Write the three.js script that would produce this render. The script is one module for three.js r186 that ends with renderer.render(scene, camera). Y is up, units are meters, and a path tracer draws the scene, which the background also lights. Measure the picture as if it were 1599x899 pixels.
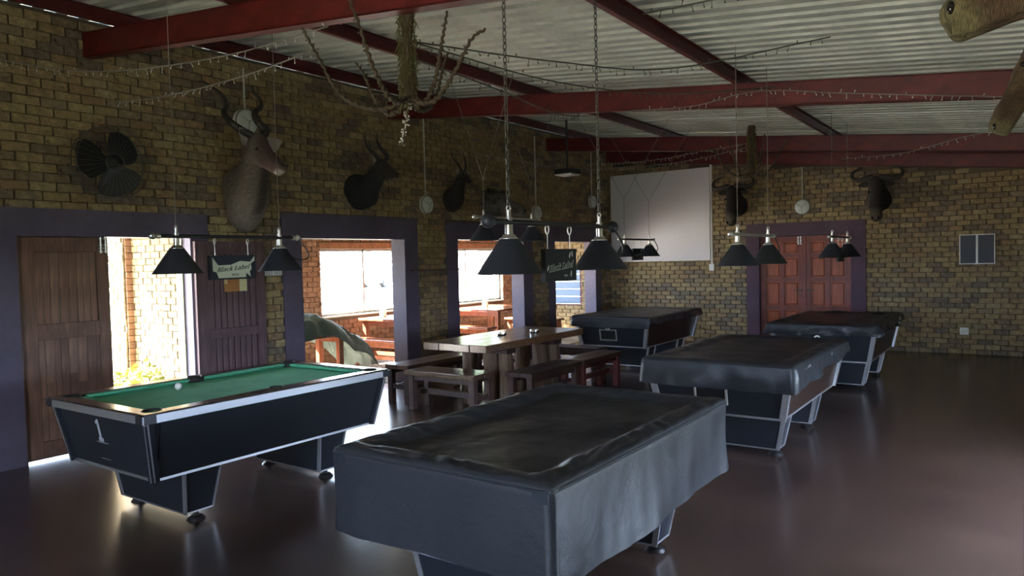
import * as THREE from 'three';
import { mergeGeometries, mergeVertices } from 'three/addons/utils/BufferGeometryUtils.js';
import { RoundedBoxGeometry } from 'three/addons/geometries/RoundedBoxGeometry.js';
import { MarchingCubes } from 'three/addons/objects/MarchingCubes.js';
import { ImprovedNoise } from 'three/addons/math/ImprovedNoise.js';

// ---------------------------------------------------------------- camera, sky, sun, exposure
const scene = new THREE.Scene();
const EYE = new THREE.Vector3(7.1493, 1.7, 13.7952);
const camera = new THREE.PerspectiveCamera(43.03, 1599 / 899, 0.05, 400);
{
  const m = new THREE.Matrix4().makeBasis(
    new THREE.Vector3(0.81850544, -0.02389263, -0.57400173),
    new THREE.Vector3(-0.00277118, 0.99895899, -0.04553293),
    new THREE.Vector3(0.57449209, 0.03885961, 0.81758716));
  camera.quaternion.setFromRotationMatrix(m);
  camera.position.copy(EYE);
}
scene.add(camera);
const renderer = new THREE.WebGLRenderer({ antialias: true });
renderer.toneMapping = THREE.LinearToneMapping;
renderer.toneMappingExposure = 25;
renderer.shadowMap.enabled = true;
const SUN = new THREE.Vector3(-1, 1.25, 0.55).normalize();
scene.background = new THREE.Color().setRGB(0.70, 0.88, 1.17);   // bright hazy sky, the same all round
scene.backgroundIntensity = 1.0;
const sun = new THREE.DirectionalLight(0xfffaf4, 7);
sun.name = 'sun';
sun.position.copy(SUN.clone().multiplyScalar(40));
sun.castShadow = true;
Object.assign(sun.shadow.camera, { left: -25, right: 25, top: 25, bottom: -25, near: 1, far: 120 });
sun.shadow.mapSize.set(2048, 2048);
scene.add(sun, sun.target);

// ---------------------------------------------------------------- helpers
let seed = 12345;
const rnd = () => { seed = (seed + 0x6d2b79f5) | 0; let t = Math.imul(seed ^ (seed >>> 15), 1 | seed); t = (t + Math.imul(t ^ (t >>> 7), 61 | t)) ^ t; return ((t ^ (t >>> 14)) >>> 0) / 4294967296; };
const rr = (a, b) => a + (b - a) * rnd();
const V = (x, y, z) => new THREE.Vector3(x, y, z);
const perlin = new ImprovedNoise();
const N3 = (x, y, z) => perlin.noise(x, y, z);
const fbm = (x, y, z) => N3(x, y, z) + 0.5 * N3(2.1 * x, 2.1 * y, 2.1 * z) + 0.25 * N3(4.3 * x, 4.3 * y, 4.3 * z);
const smooth = (x, a, b) => a <= b ? THREE.MathUtils.smoothstep(x, a, b) : 1 - THREE.MathUtils.smoothstep(x, b, a), lerp = THREE.MathUtils.lerp, clamp = THREE.MathUtils.clamp;
const used = {};
function numbered(name) { const n = used[name] || 0; used[name] = n + 1; return n ? name + '_' + String(n).padStart(3, '0') : name; }
function tag(o, label, category, group, kind) {
  if (label) o.userData.label = label;
  if (category) o.userData.category = category;
  if (group) o.userData.group = group;
  if (kind) o.userData.kind = kind;
  return o;
}
function thing(name, label, category, pos = [0, 0, 0], turn = 0, group) {
  const o = new THREE.Group();
  o.name = numbered(name); o.position.set(...pos); o.rotation.y = turn;
  scene.add(o);
  return tag(o, label, category, group);
}
function uvMetres(g, s = 1) {
  const p = g.attributes.position, n = g.attributes.normal, uv = new Float32Array(p.count * 2);
  for (let i = 0; i < p.count; i++) {
    const ax = Math.abs(n.getX(i)), ay = Math.abs(n.getY(i)), az = Math.abs(n.getZ(i));
    let u, v;
    if (ax >= ay && ax >= az) { u = p.getZ(i); v = p.getY(i); } else if (ay >= az) { u = p.getX(i); v = p.getZ(i); } else { u = p.getX(i); v = p.getY(i); }
    uv[2 * i] = u * s; uv[2 * i + 1] = v * s;
  }
  g.setAttribute('uv', new THREE.BufferAttribute(uv, 2));
  return g;
}
function clean(g) { // same attributes everywhere so that geometries merge
  let h = g.index ? g.toNonIndexed() : g;
  for (const k of Object.keys(h.attributes)) if (!['position', 'normal', 'uv', 'color'].includes(k)) h.deleteAttribute(k);
  if (!h.attributes.normal) h.computeVertexNormals();
  if (!h.attributes.uv) uvMetres(h);
  return h;
}
function merge(list) { const l = [list].flat(3).map(clean); return l.length > 1 ? mergeGeometries(l, false) : l[0]; }
function mesh(name, geo, mat, parent, top) {
  const m = new THREE.Mesh(merge(geo), mat);
  m.name = parent ? name : numbered(name);
  if (parent) { const k = '#' + parent.uuid + name; const n = used[k] || 0; used[k] = n + 1; if (n) m.name = name + '_' + String(n).padStart(3, '0'); }
  m.castShadow = m.receiveShadow = true;
  (parent || scene).add(m);
  return m;
}
function struct(name, geo, mat) { const m = mesh(name, geo, mat); m.userData.kind = 'structure'; return m; }
const place = (g, x = 0, y = 0, z = 0, rx = 0, ry = 0, rz = 0) => g.applyMatrix4(new THREE.Matrix4().compose(V(x, y, z), new THREE.Quaternion().setFromEuler(new THREE.Euler(rx, ry, rz)), V(1, 1, 1)));
const box = (w, h, d, x, y, z, rx, ry, rz) => place(uvMetres(new THREE.BoxGeometry(w, h, d)), x, y, z, rx, ry, rz);
const span = (x0, x1, y0, y1, z0, z1) => box(x1 - x0, y1 - y0, z1 - z0, (x0 + x1) / 2, (y0 + y1) / 2, (z0 + z1) / 2);
const rbox = (w, h, d, r, x, y, z, rx, ry, rz) => place(uvMetres(new RoundedBoxGeometry(w, h, d, 2, r)), x, y, z, rx, ry, rz);
const cyl = (r0, r1, h, x, y, z, rx, ry, rz, n = 20) => place(new THREE.CylinderGeometry(r0, r1, h, n), x, y, z, rx, ry, rz);
const ball = (r, x, y, z, sx = 1, sy = 1, sz = 1) => place(new THREE.SphereGeometry(r, 18, 12).scale(sx, sy, sz), x, y, z);
const torus = (R, r, x, y, z, rx, ry, rz, n = 28) => place(new THREE.TorusGeometry(R, r, 8, n), x, y, z, rx, ry, rz);
function tube(pts, r, n = 24, k = 8, closed = false) {
  const c = new THREE.CatmullRomCurve3(pts.map((p) => p.isVector3 ? p : V(...p)), closed, 'centripetal');
  return new THREE.TubeGeometry(c, n, r, k, closed);
}
function taperTube(pts, radius, n = 40, k = 10, ripple) { // radius(t) along a smooth curve, closed ends
  const c = new THREE.CatmullRomCurve3(pts.map((p) => p.isVector3 ? p : V(...p)), false, 'centripetal');
  const g = new THREE.TubeGeometry(c, n, 1, k, false), p = g.attributes.position;
  for (let i = 0; i <= n; i++) {
    const o = c.getPointAt(i / n), r = radius(i / n);
    for (let j = 0; j <= k; j++) {
      const q = i * (k + 1) + j, w = ripple ? ripple(i / n, (j % k) / k) : 1;
      p.setXYZ(q, o.x + (p.getX(q) - o.x) * r * w, o.y + (p.getY(q) - o.y) * r * w, o.z + (p.getZ(q) - o.z) * r * w);
    }
  }
  g.computeVertexNormals();
  return [uvMetres(g)];
}
function rod(a, b, r, n = 8) { // straight bar between two points
  const A = a.isVector3 ? a : V(...a), B = b.isVector3 ? b : V(...b), d = B.clone().sub(A), g = new THREE.CylinderGeometry(r, r, d.length(), n);
  g.applyQuaternion(new THREE.Quaternion().setFromUnitVectors(V(0, 1, 0), d.normalize()));
  return g.translate((A.x + B.x) / 2, (A.y + B.y) / 2, (A.z + B.z) / 2);
}
function extrude(shape, depth, bevel = 0) {
  const g = new THREE.ExtrudeGeometry(shape, { depth, bevelEnabled: bevel > 0, bevelThickness: bevel, bevelSize: bevel, bevelSegments: 1, curveSegments: 12 });
  return uvMetres(g);
}
function poly(pts, holes = []) {
  const s = new THREE.Shape(pts.map(([x, y]) => new THREE.Vector2(x, y)));
  for (const h of holes) s.holes.push(new THREE.Path(h.map(([x, y]) => new THREE.Vector2(x, y))));
  return s;
}
const rect = (x0, x1, y0, y1) => [[x0, y0], [x1, y0], [x1, y1], [x0, y1]];

// ---------------------------------------------------------------- textures and materials
function tex(w, h, fn, srgb = true, repeat) {
  const d = new Uint8Array(w * h * 4);
  for (let y = 0; y < h; y++) for (let x = 0; x < w; x++) {
    const c = fn(x / w, y / h), i = (y * w + x) * 4;
    const a = Array.isArray(c) ? c : [c, c, c];
    const q = (k) => clamp(Math.floor(clamp(a[k], 0, 1) * 255 + dither), 0, 255), hash = Math.sin(x * 12.9898 + y * 78.233) * 43758.5453, dither = (hash - Math.floor(hash)) * 3 - 1;   // no contour steps in slow gradients
    d[i] = q(0); d[i + 1] = q(1); d[i + 2] = q(2); d[i + 3] = 255;
  }
  const t = new THREE.DataTexture(d, w, h);
  t.wrapS = t.wrapT = THREE.RepeatWrapping; t.magFilter = THREE.LinearFilter; t.minFilter = THREE.LinearMipmapLinearFilter; t.generateMipmaps = true;
  if (srgb) t.colorSpace = THREE.SRGBColorSpace;
  if (repeat) t.repeat.set(...repeat);
  t.needsUpdate = true;
  return t;
}
// tileable noise: Perlin on a torus-like blend
const tile = (u, v, f, z) => {
  const a = N3(u * f, v * f, z), b = N3((u - 1) * f, v * f, z), c = N3(u * f, (v - 1) * f, z), d = N3((u - 1) * f, (v - 1) * f, z);
  return lerp(lerp(a, b, u), lerp(c, d, u), v);
};
const tfbm = (u, v, f, z) => tile(u, v, f, z) + 0.5 * tile(u, v, f * 2, z + 7) + 0.25 * tile(u, v, f * 4, z + 13);
const brickMap = tex(256, 256, (u, v) => { const n = tfbm(u, v, 9, 1), k = tfbm(u, v, 34, 4), b = smooth(tfbm(u, v, 5, 9), 0.28, 0.6); const c = 0.86 + 0.2 * n + 0.13 * k - 0.42 * b; return [c, c * (1 - 0.03 * b), c * 0.985]; }, true, [1.7, 1.7]);
const brickBump = tex(256, 256, (u, v) => 0.5 + 0.3 * tfbm(u, v, 24, 2) + 0.25 * tfbm(u, v, 60, 5), false, [2, 2]);
const woodMap = tex(512, 512, (u, v) => { const w = tile(u, v, 3, 3) * 0.25, g = N3(u * 110 + w * 6, v * 4, 1.5), k = N3(u * 30 + w * 4, v * 2, 8), c = 0.84 + 0.12 * g + 0.13 * k + 0.1 * tile(u, v, 6, 2); return [c, c * 0.97, c * 0.94]; });
const woodBump = tex(256, 256, (u, v) => 0.5 + 0.4 * N3(u * 70, v * 3, 2) + 0.2 * N3(u * 20, v * 2, 6), false);
const vinylBump = tex(384, 384, (u, v) => { const r = 1 - Math.abs(tfbm(u, v, 7, 61)) * 1.4, g = tfbm(u, v, 60, 3); return 0.45 + 0.35 * (r - 0.5) + 0.12 * g; }, false, [1.6, 1.6]);
const vinylRough = tex(256, 256, (u, v) => { const c = 0.4 + 0.14 * tfbm(u, v, 5, 71) + 0.06 * tfbm(u, v, 20, 75); return [c, c, c]; }, false, [0.9, 0.9]);
const furMap = tex(256, 256, (u, v) => { const c = 0.82 + 0.3 * N3(u * 90, v * 12, 3) + 0.14 * tfbm(u, v, 5, 2); return [c, c * 0.98, c * 0.95]; }, true, [5, 5]);
const furBump = tex(256, 256, (u, v) => 0.5 + 0.5 * N3(u * 90, v * 12, 3), false, [5, 5]);
const feltMap = tex(256, 256, (u, v) => { const c = 0.9 + 0.09 * tfbm(u, v, 6, 3) + 0.05 * tfbm(u, v, 70, 5); return [c, c, c]; }, true, [0.8, 0.8]);
const plasterBump = tex(256, 256, (u, v) => 0.5 + 0.4 * tfbm(u, v, 12, 3), false, [1.2, 1.2]);
const plasterMap = tex(256, 256, (u, v) => { const c = 0.9 + 0.12 * tfbm(u, v, 4, 33) + 0.05 * tfbm(u, v, 30, 35); return [c, c, c]; }, true, [0.5, 0.5]);
const zincMap = tex(256, 256, (u, v) => { const c = 0.88 + 0.12 * tfbm(u, v, 4, 83) + 0.06 * tfbm(u, v, 18, 85); return [c, c, c]; }, true, [0.7, 0.7]);
const rustMap = tex(256, 256, (u, v) => { const c = 0.82 + 0.22 * tfbm(u, v, 7, 93); return [c, c * 0.95, c * 0.93]; }, true, [1, 1]);
const groundMap = tex(256, 256, (u, v) => { const c = 0.85 + 0.2 * tfbm(u, v, 6, 103) + 0.1 * tfbm(u, v, 30, 105); return [c, c * 0.97, c * 0.9]; }, true, [0.25, 0.25]);

const std = (rgb, roughness = 0.8, extra = {}) => new THREE.MeshStandardMaterial({ color: new THREE.Color().setRGB(...rgb), roughness, ...extra });
const phys = (rgb, roughness, extra = {}) => new THREE.MeshPhysicalMaterial({ color: new THREE.Color().setRGB(...rgb), roughness, ...extra });
const brickTones = [[0.41, 0.305, 0.15], [0.38, 0.275, 0.138], [0.45, 0.35, 0.185], [0.37, 0.245, 0.128], [0.335, 0.255, 0.155], [0.395, 0.285, 0.142], [0.29, 0.21, 0.13], [0.225, 0.175, 0.125]];
const redTones = [[0.36, 0.19, 0.12], [0.33, 0.17, 0.105], [0.39, 0.215, 0.135], [0.30, 0.165, 0.11]];
const paleTones = [[0.30, 0.225, 0.12], [0.27, 0.20, 0.105], [0.33, 0.255, 0.145]];
const brickMats = (tones) => tones.map((c) => std(c, 0.88, { map: brickMap, bumpMap: brickBump, bumpScale: 0.004 }));
const M = {
  mortar: std([0.135, 0.105, 0.068], 0.95, { map: plasterMap, bumpMap: plasterBump, bumpScale: 0.004 }),
  brickV: std([1, 1, 1], 0.88, { vertexColors: true, map: brickMap, bumpMap: brickBump, bumpScale: 0.004 }),
  bricks: brickMats(brickTones), reds: brickMats(redTones), pales: brickMats(paleTones),
  trim: std([0.125, 0.10, 0.145], 0.6, { map: plasterMap, bumpMap: plasterBump, bumpScale: 0.002 }),
  plum: std([0.085, 0.035, 0.062], 0.55, { map: plasterMap, bumpMap: plasterBump, bumpScale: 0.002 }),
  floor: phys([0.078, 0.047, 0.039], 0.25, { vertexColors: true, clearcoat: 0.25, clearcoatRoughness: 0.2 }),
  paving: std([0.45, 0.43, 0.41], 0.75, { map: groundMap }),
  lawn: std([0.07, 0.085, 0.045], 0.95, { map: groundMap }),
  ground: std([0.48, 0.46, 0.42], 0.95, { map: groundMap }),
  red: std([0.155, 0.015, 0.012], 0.5, { map: rustMap }),
  redDark: std([0.12, 0.012, 0.010], 0.6, { map: rustMap }),
  sheet: std([0.64, 0.68, 0.58], 0.5, { map: zincMap, metalness: 0.1 }),
  plain: std([0.32, 0.26, 0.17], 0.9, { map: plasterMap }),
  black: std([0.012, 0.012, 0.014], 0.42),
  laminate: phys([0.016, 0.019, 0.026], 0.36, { clearcoat: 0.15, clearcoatRoughness: 0.3 }),
  wenge: phys([0.045, 0.027, 0.022], 0.38, { map: woodMap }),
  silver: std([0.62, 0.63, 0.66], 0.36, { metalness: 0.85 }),
  chrome: std([0.62, 0.61, 0.56], 0.32, { metalness: 1 }),
  vinyl: phys([0.026, 0.028, 0.033], 1, { roughnessMap: vinylRough, bumpMap: vinylBump, bumpScale: 0.0032, side: THREE.DoubleSide, specularIntensity: 0.8 }),
  felt: std([0.16, 0.64, 0.38], 0.95, { map: feltMap }),
  railWood: phys([0.055, 0.036, 0.034], 0.24, { map: woodMap, clearcoat: 0.5, clearcoatRoughness: 0.12 }),
  white: std([0.78, 0.77, 0.73], 0.5),
  ivory: phys([0.82, 0.80, 0.72], 0.15),
  screen: std([0.78, 0.75, 0.76], 0.75),
  lampGlass: phys([0.62, 0.66, 0.60], 0.3),
  doorWood: std([0.23, 0.125, 0.085], 0.55, { map: woodMap, bumpMap: woodBump, bumpScale: 0.001 }),
  doorWoodB: std([0.19, 0.105, 0.075], 0.55, { map: woodMap, bumpMap: woodBump, bumpScale: 0.001 }),
  doorWoodC: std([0.27, 0.155, 0.105], 0.55, { map: woodMap, bumpMap: woodBump, bumpScale: 0.001 }),
  batten: std([0.155, 0.095, 0.11], 0.6, { map: woodMap, bumpMap: woodBump, bumpScale: 0.001 }),
  mahogany: phys([0.52, 0.125, 0.042], 0.36, { map: woodMap, clearcoat: 0.2, clearcoatRoughness: 0.3 }),
  mahoganyFrame: phys([0.29, 0.08, 0.058], 0.38, { map: woodMap }),
  tableTop: phys([0.20, 0.105, 0.052], 0.28, { map: woodMap, clearcoat: 0.45, clearcoatRoughness: 0.16 }),
  tableTopB: phys([0.17, 0.088, 0.045], 0.28, { map: woodMap, clearcoat: 0.45, clearcoatRoughness: 0.16 }),
  benchTop: phys([0.16, 0.085, 0.058], 0.3, { map: woodMap, clearcoat: 0.35, clearcoatRoughness: 0.2 }),
  benchLeg: std([0.085, 0.045, 0.038], 0.6, { map: woodMap }),
  benchLegRed: std([0.15, 0.03, 0.03], 0.55, { map: woodMap }),
  bark: std([0.27, 0.19, 0.13], 0.85, { map: woodMap }),
  patioWood: phys([0.40, 0.15, 0.085], 0.22, { map: woodMap, clearcoat: 0.8, clearcoatRoughness: 0.1 }),
  tarp: std([0.05, 0.075, 0.06], 0.6, { side: THREE.DoubleSide, bumpMap: vinylBump, bumpScale: 0.006 }),
  alu: std([0.42, 0.40, 0.36], 0.45, { metalness: 0.5 }),
  glass: phys([1, 1, 1], 0.02, { transmission: 1, thickness: 0, ior: 1.45 }),
  ashGlass: phys([0.92, 0.95, 0.96], 0.03, { transmission: 1, thickness: 0.01, ior: 1.5 }),
  beamWood: std([0.34, 0.16, 0.08], 0.6, { map: woodMap }),
  jamb: std([0.52, 0.50, 0.30], 0.6),
  shade: phys([0.018, 0.021, 0.028], 0.5, { side: THREE.DoubleSide }),
  cable: std([0.20, 0.18, 0.15], 0.7),
  cableDark: std([0.02, 0.02, 0.02], 0.5),
  chain: std([0.12, 0.12, 0.10], 0.45, { metalness: 0.7 }),
  conduit: std([0.58, 0.57, 0.50], 0.5),
  twig: std([0.10, 0.078, 0.042], 0.8, { map: woodMap }),
  moss: std([0.12, 0.115, 0.04], 0.9),
  bulb: phys([0.62, 0.60, 0.52], 0.2),
  wireGreen: std([0.06, 0.07, 0.045], 0.6),
  horn: std([0.035, 0.028, 0.022], 0.42),
  fur: std([1, 1, 1], 0.92, { vertexColors: true, map: furMap, bumpMap: furBump, bumpScale: 0.004 }),
  ear: std([0.38, 0.33, 0.28], 0.9, { side: THREE.DoubleSide }),
  earDark: std([0.045, 0.038, 0.032], 0.9, { side: THREE.DoubleSide }),
  eye: phys([0.008, 0.006, 0.005], 0.08),
  blueBlind: std([0.17, 0.25, 0.36], 0.6),
  carPaint: phys([0.8, 0.81, 0.82], 0.25, { clearcoat: 0.6 }),
  carGlass: phys([0.05, 0.07, 0.10], 0.1),
  rubber: std([0.02, 0.02, 0.022], 0.8),
  leaf: std([0.10, 0.17, 0.04], 0.7, { side: THREE.DoubleSide }),
  leafYellow: std([0.28, 0.30, 0.07], 0.7, { side: THREE.DoubleSide }),
  trunk: std([0.20, 0.18, 0.15], 0.9, { map: woodMap }),
};

// geometry constants of the building
const roofY = (x) => 4.015 - 0.104 * x;        // underside of the roof sheets
const purlinY = (x) => 3.89 - 0.104 * x;       // top of the rafters
const RIGHT = 8.0, FRONT = 16.4, THICK = 0.23, DEEP = 2.4;
const ROOF_TILT = -Math.atan(0.104);

// ---------------------------------------------------------------- brickwork: each brick its own mesh where it shows large
function brickGeometry(w, h, d, wob) {
  const b = 0.006, j = () => (rnd() - 0.5) * wob, X = w / 2, Y = h / 2;
  const o = [[-X + j(), -Y + j()], [X + j(), -Y + j()], [X + j(), Y + j()], [-X + j(), Y + j()]];
  const P = [], quad = (a, c, e, f) => P.push(...a, ...c, ...e, ...a, ...e, ...f);
  const back = o.map(([x, y]) => [x, y, -0.005]), mid = o.map(([x, y]) => [x, y, d - b]), front = o.map(([x, y]) => [x - Math.sign(x) * b, y - Math.sign(y) * b, d + j() * 0.4]);
  for (let i = 0; i < 4; i++) { const k = (i + 1) % 4; quad(back[i], back[k], mid[k], mid[i]); quad(mid[i], mid[k], front[k], front[i]); }
  quad(front[0], front[1], front[2], front[3]);
  const g = new THREE.BufferGeometry();
  g.setAttribute('position', new THREE.Float32BufferAttribute(P, 3));
  g.computeVertexNormals();
  uvMetres(g);
  const uv = g.attributes.uv, du = rnd() * 3, dv = rnd() * 3;
  for (let i = 0; i < uv.count; i++) uv.setXY(i, uv.getX(i) + du, uv.getY(i) + dv);
  return g;
}
const BRICK_W = 0.203, BRICK_H = 0.0765, COURSE = 0.083;
const brickShapes = Array.from({ length: 8 }, () => brickGeometry(BRICK_W, BRICK_H, 0.019, 0.007));
const headerShapes = Array.from({ length: 4 }, () => brickGeometry(0.095, BRICK_H, 0.019, 0.005));
camera.updateMatrixWorld(true); camera.updateProjectionMatrix();
const viewProj = new THREE.Matrix4().multiplyMatrices(camera.projectionMatrix, camera.matrixWorld.clone().invert());
function pixelsOf(p, w) { // how wide, in picture pixels, a length w at p shows; 0 outside the frame
  const q = new THREE.Vector4(p.x, p.y, p.z, 1).applyMatrix4(viewProj);
  if (q.w <= 0.1 || Math.abs(q.x) > 1.03 * q.w || Math.abs(q.y) > 1.03 * q.w) return 0;
  return 1140 * w / q.w;
}
function brickwork(root, u0, u1, v0, top, holes, mats, tones, most = 300, front = 0, PERIOD = 0.215) {
  root.updateMatrixWorld(true);
  const list = [], normal = V(0, 0, 1).transformDirection(root.matrixWorld);
  for (let row = 0; ; row++) {
    const v = v0 + COURSE * (row + 0.5);
    if (v > 4.3) break;
    let free = [[u0, u1]];
    for (const [a, b, c, d] of holes) if (v + BRICK_H / 2 > c && v - 0.004 < d) free = free.flatMap(([p, q]) => b <= p || a >= q ? [[p, q]] : [[p, a], [b, q]].filter(([x, y]) => y - x > 0.03));
    const shift = u1 - u0 < 0.13 ? u0 : (row % 2) * PERIOD / 2 + (row % 7) * 0.006;
    for (const [p, q] of free) for (let k = Math.floor((p - shift) / PERIOD) - 1; k * PERIOD + shift < q; k++) {
      const a = Math.max(p, k * PERIOD + shift + 0.007), b = Math.min(q, (k + 1) * PERIOD + shift - 0.007);
      if (b - a < 0.035) continue;
      const u = (a + b) / 2, w = b - a;
      if (v + BRICK_H / 2 > top(u) - 0.01) continue;
      const world = V(u, v, front).applyMatrix4(root.matrixWorld), to = EYE.clone().sub(world).normalize();
      const px = pixelsOf(world, w) * Math.max(0.05, Math.abs(to.dot(normal)));
      const n = fbm(world.x * 0.9 + 5, world.y * 1.6, world.z * 0.9 + 3) * 0.7 + rnd() * 1.6;
      list.push({ u, v, w, px, tone: clamp(Math.floor((n - 0.1) / 1.45 * mats.length), 0, mats.length - 1), shape: w < 0.12 ? headerShapes[Math.floor(rnd() * 4)] : brickShapes[Math.floor(rnd() * 8)], base: w < 0.12 ? 0.095 : BRICK_W, out: rr(-0.004, 0.005), tilt: rr(-0.012, 0.012) });
    }
  }
  list.sort((a, b) => b.px - a.px);
  const rest = [];
  list.forEach((b, i) => {
    if (i < most && b.px > 6) {
      const m = new THREE.Mesh(b.shape, mats[b.tone]);
      const n = used['#b' + root.uuid] || 0; used['#b' + root.uuid] = n + 1;
      m.name = n ? 'brick_' + String(n).padStart(3, '0') : 'brick';
      m.position.set(b.u, b.v, front + b.out); m.rotation.z = b.tilt; m.scale.x = b.w / b.base;
      m.castShadow = m.receiveShadow = true;
      root.add(m);
    } else {
      const g = b.shape.clone().scale(b.w / b.base, 1, 1).rotateZ(b.tilt).translate(b.u, b.v, front + b.out), c = tones[b.tone], k = rr(0.9, 1.1), col = new Float32Array(g.attributes.position.count * 3);
      for (let j = 0; j < col.length; j += 3) { col[j] = c[0] * k; col[j + 1] = c[1] * k; col[j + 2] = c[2] * k; }
      g.setAttribute('color', new THREE.BufferAttribute(col, 3));
      rest.push(g);
    }
  });
  if (rest.length) mesh('brickwork', rest, M.brickV, root).userData.kind = 'stuff';
}

// ---------------------------------------------------------------- room shell
{ // polished concrete: worn and stained tones carried by a fine grid
  const w = RIGHT + DEEP + 0.45, d = FRONT + 0.45, g = new THREE.BoxGeometry(w, 0.2, d, 150, 1, 230).translate((RIGHT + 0.2 - DEEP - 0.25) / 2, -0.1, (FRONT - 0.05) / 2), p = g.attributes.position, c = [];
  for (let i = 0; i < p.count; i++) { const x = p.getX(i), z = p.getZ(i), a = fbm(x * 0.45, 2, z * 0.45), b = N3(x * 1.7, 5, z * 2.6) + 0.6 * N3(x * 4.1, 8, z * 6), k = Math.max(0.3, 0.88 + 0.5 * a + 0.3 * b); c.push(k, k * (0.97 + 0.07 * a), k * (0.95 - 0.06 * b)); }
  g.setAttribute('color', new THREE.Float32BufferAttribute(c, 3));
  struct('floor', [g], M.floor);
}
struct('lawn', [span(RIGHT + 0.2, RIGHT + 60, -0.22, -0.2, -60, 70)], M.lawn);
struct('floor_veranda', [span(-DEEP, -THICK - 0.002, 0, 0.006, -0.1, 8.64)], M.paving);
struct('ground', [box(260, 0.2, 260, -40, -0.32, 0)], M.ground);
{ // left wall with its four openings; local x runs to the back, local z into the room
  const holes = [[-11.08, -9.46, 0, 2.02], [-8.05, -6.24, 0, 2.03], [-5.08, -3.28, 0, 2.04], [-2.25, -0.68, 0, 2.03]];
  const g = extrude(poly([[-FRONT, 0], [-FRONT, 4.017], [0, 4.017], [0, 0]].reverse(), holes.map((h) => rect(...h))), THICK).translate(0, 0, -THICK);
  const wall = struct('wall_left', g, M.mortar);
  wall.rotation.y = Math.PI / 2;
  const t = 0.27, clear = [[-11.45, -9.27, -1, 2.255], [-8.32, -5.985, -1, 2.315], [-5.35, -3.01, -1, 2.29], [-2.475, -0.455, -1, 2.29]];
  brickwork(wall, -FRONT, 0, 0, () => 4.017, clear, M.bricks, brickTones, 300, 0, 0.226);
  clear.forEach(([a, b, , d], i) => {
    const [p, q, , e] = holes[i];
    const m = struct('trim_' + (i + 1), [span(a, p, 0, d, 0, 0.03), span(q, b, 0, d, 0, 0.03), span(p, q, e, d, 0, 0.03),
      span(p, p + 0.012, 0, e, -THICK - 0.004, 0.022), span(q - 0.012, q, 0, e, -THICK - 0.004, 0.022), span(p, q, e - 0.012, e, -THICK - 0.004, 0.022)], M.trim);
    m.rotation.y = Math.PI / 2;
  });
}
{ // back wall, top edge under the sloping roof
  const door = [3.10, 4.69, 0, 2.02], W = RIGHT;
  const g = extrude(poly([[-0.23, 0], [W, 0], [W, roofY(W) - 0.02], [-0.23, roofY(-0.23) - 0.02]], [rect(...door)]), THICK).translate(0, 0, -THICK);
  const wall = struct('wall_back', g, M.mortar);
  brickwork(wall, 0, W, 0, (x) => 3.67 - 0.104 * x, [[2.875, 4.915, -1, 2.25]], M.bricks, brickTones, 300, 0, 0.204);
  struct('trim_5', [span(2.875, 3.1, 0, 2.25, 0, 0.03), span(4.69, 4.915, 0, 2.25, 0, 0.03), span(3.1, 4.69, 2.02, 2.25, 0, 0.03), span(3.09, 4.7, -0.01, 2.03, -THICK, -0.16), span(3.1, 3.112, 0, 2.02, -THICK, 0.022), span(4.678, 4.69, 0, 2.02, -THICK, 0.022), span(3.1, 4.69, 2.008, 2.02, -THICK, 0.022)], M.plum);
}
{ // right and front walls stand outside the picture; wide openings there let the daylight in
  const g = extrude(poly(rect(-FRONT, 0.2, 0, roofY(RIGHT) - 0.02), [rect(-9.7, -6.9, 0.15, 1.35)]), 0.2);
  const r = struct('wall_right', g, M.plain);
  r.rotation.y = Math.PI / 2; r.position.x = RIGHT;
  struct('wall_front', extrude(poly([[-0.23, 0], [RIGHT + 0.2, 0], [RIGHT + 0.2, roofY(RIGHT + 0.2) - 0.02], [-0.23, roofY(-0.23) - 0.02]], [rect(3.6, 6.8, 0.9, 2.2)]), 0.2).translate(0, 0, FRONT), M.plain);
}
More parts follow.
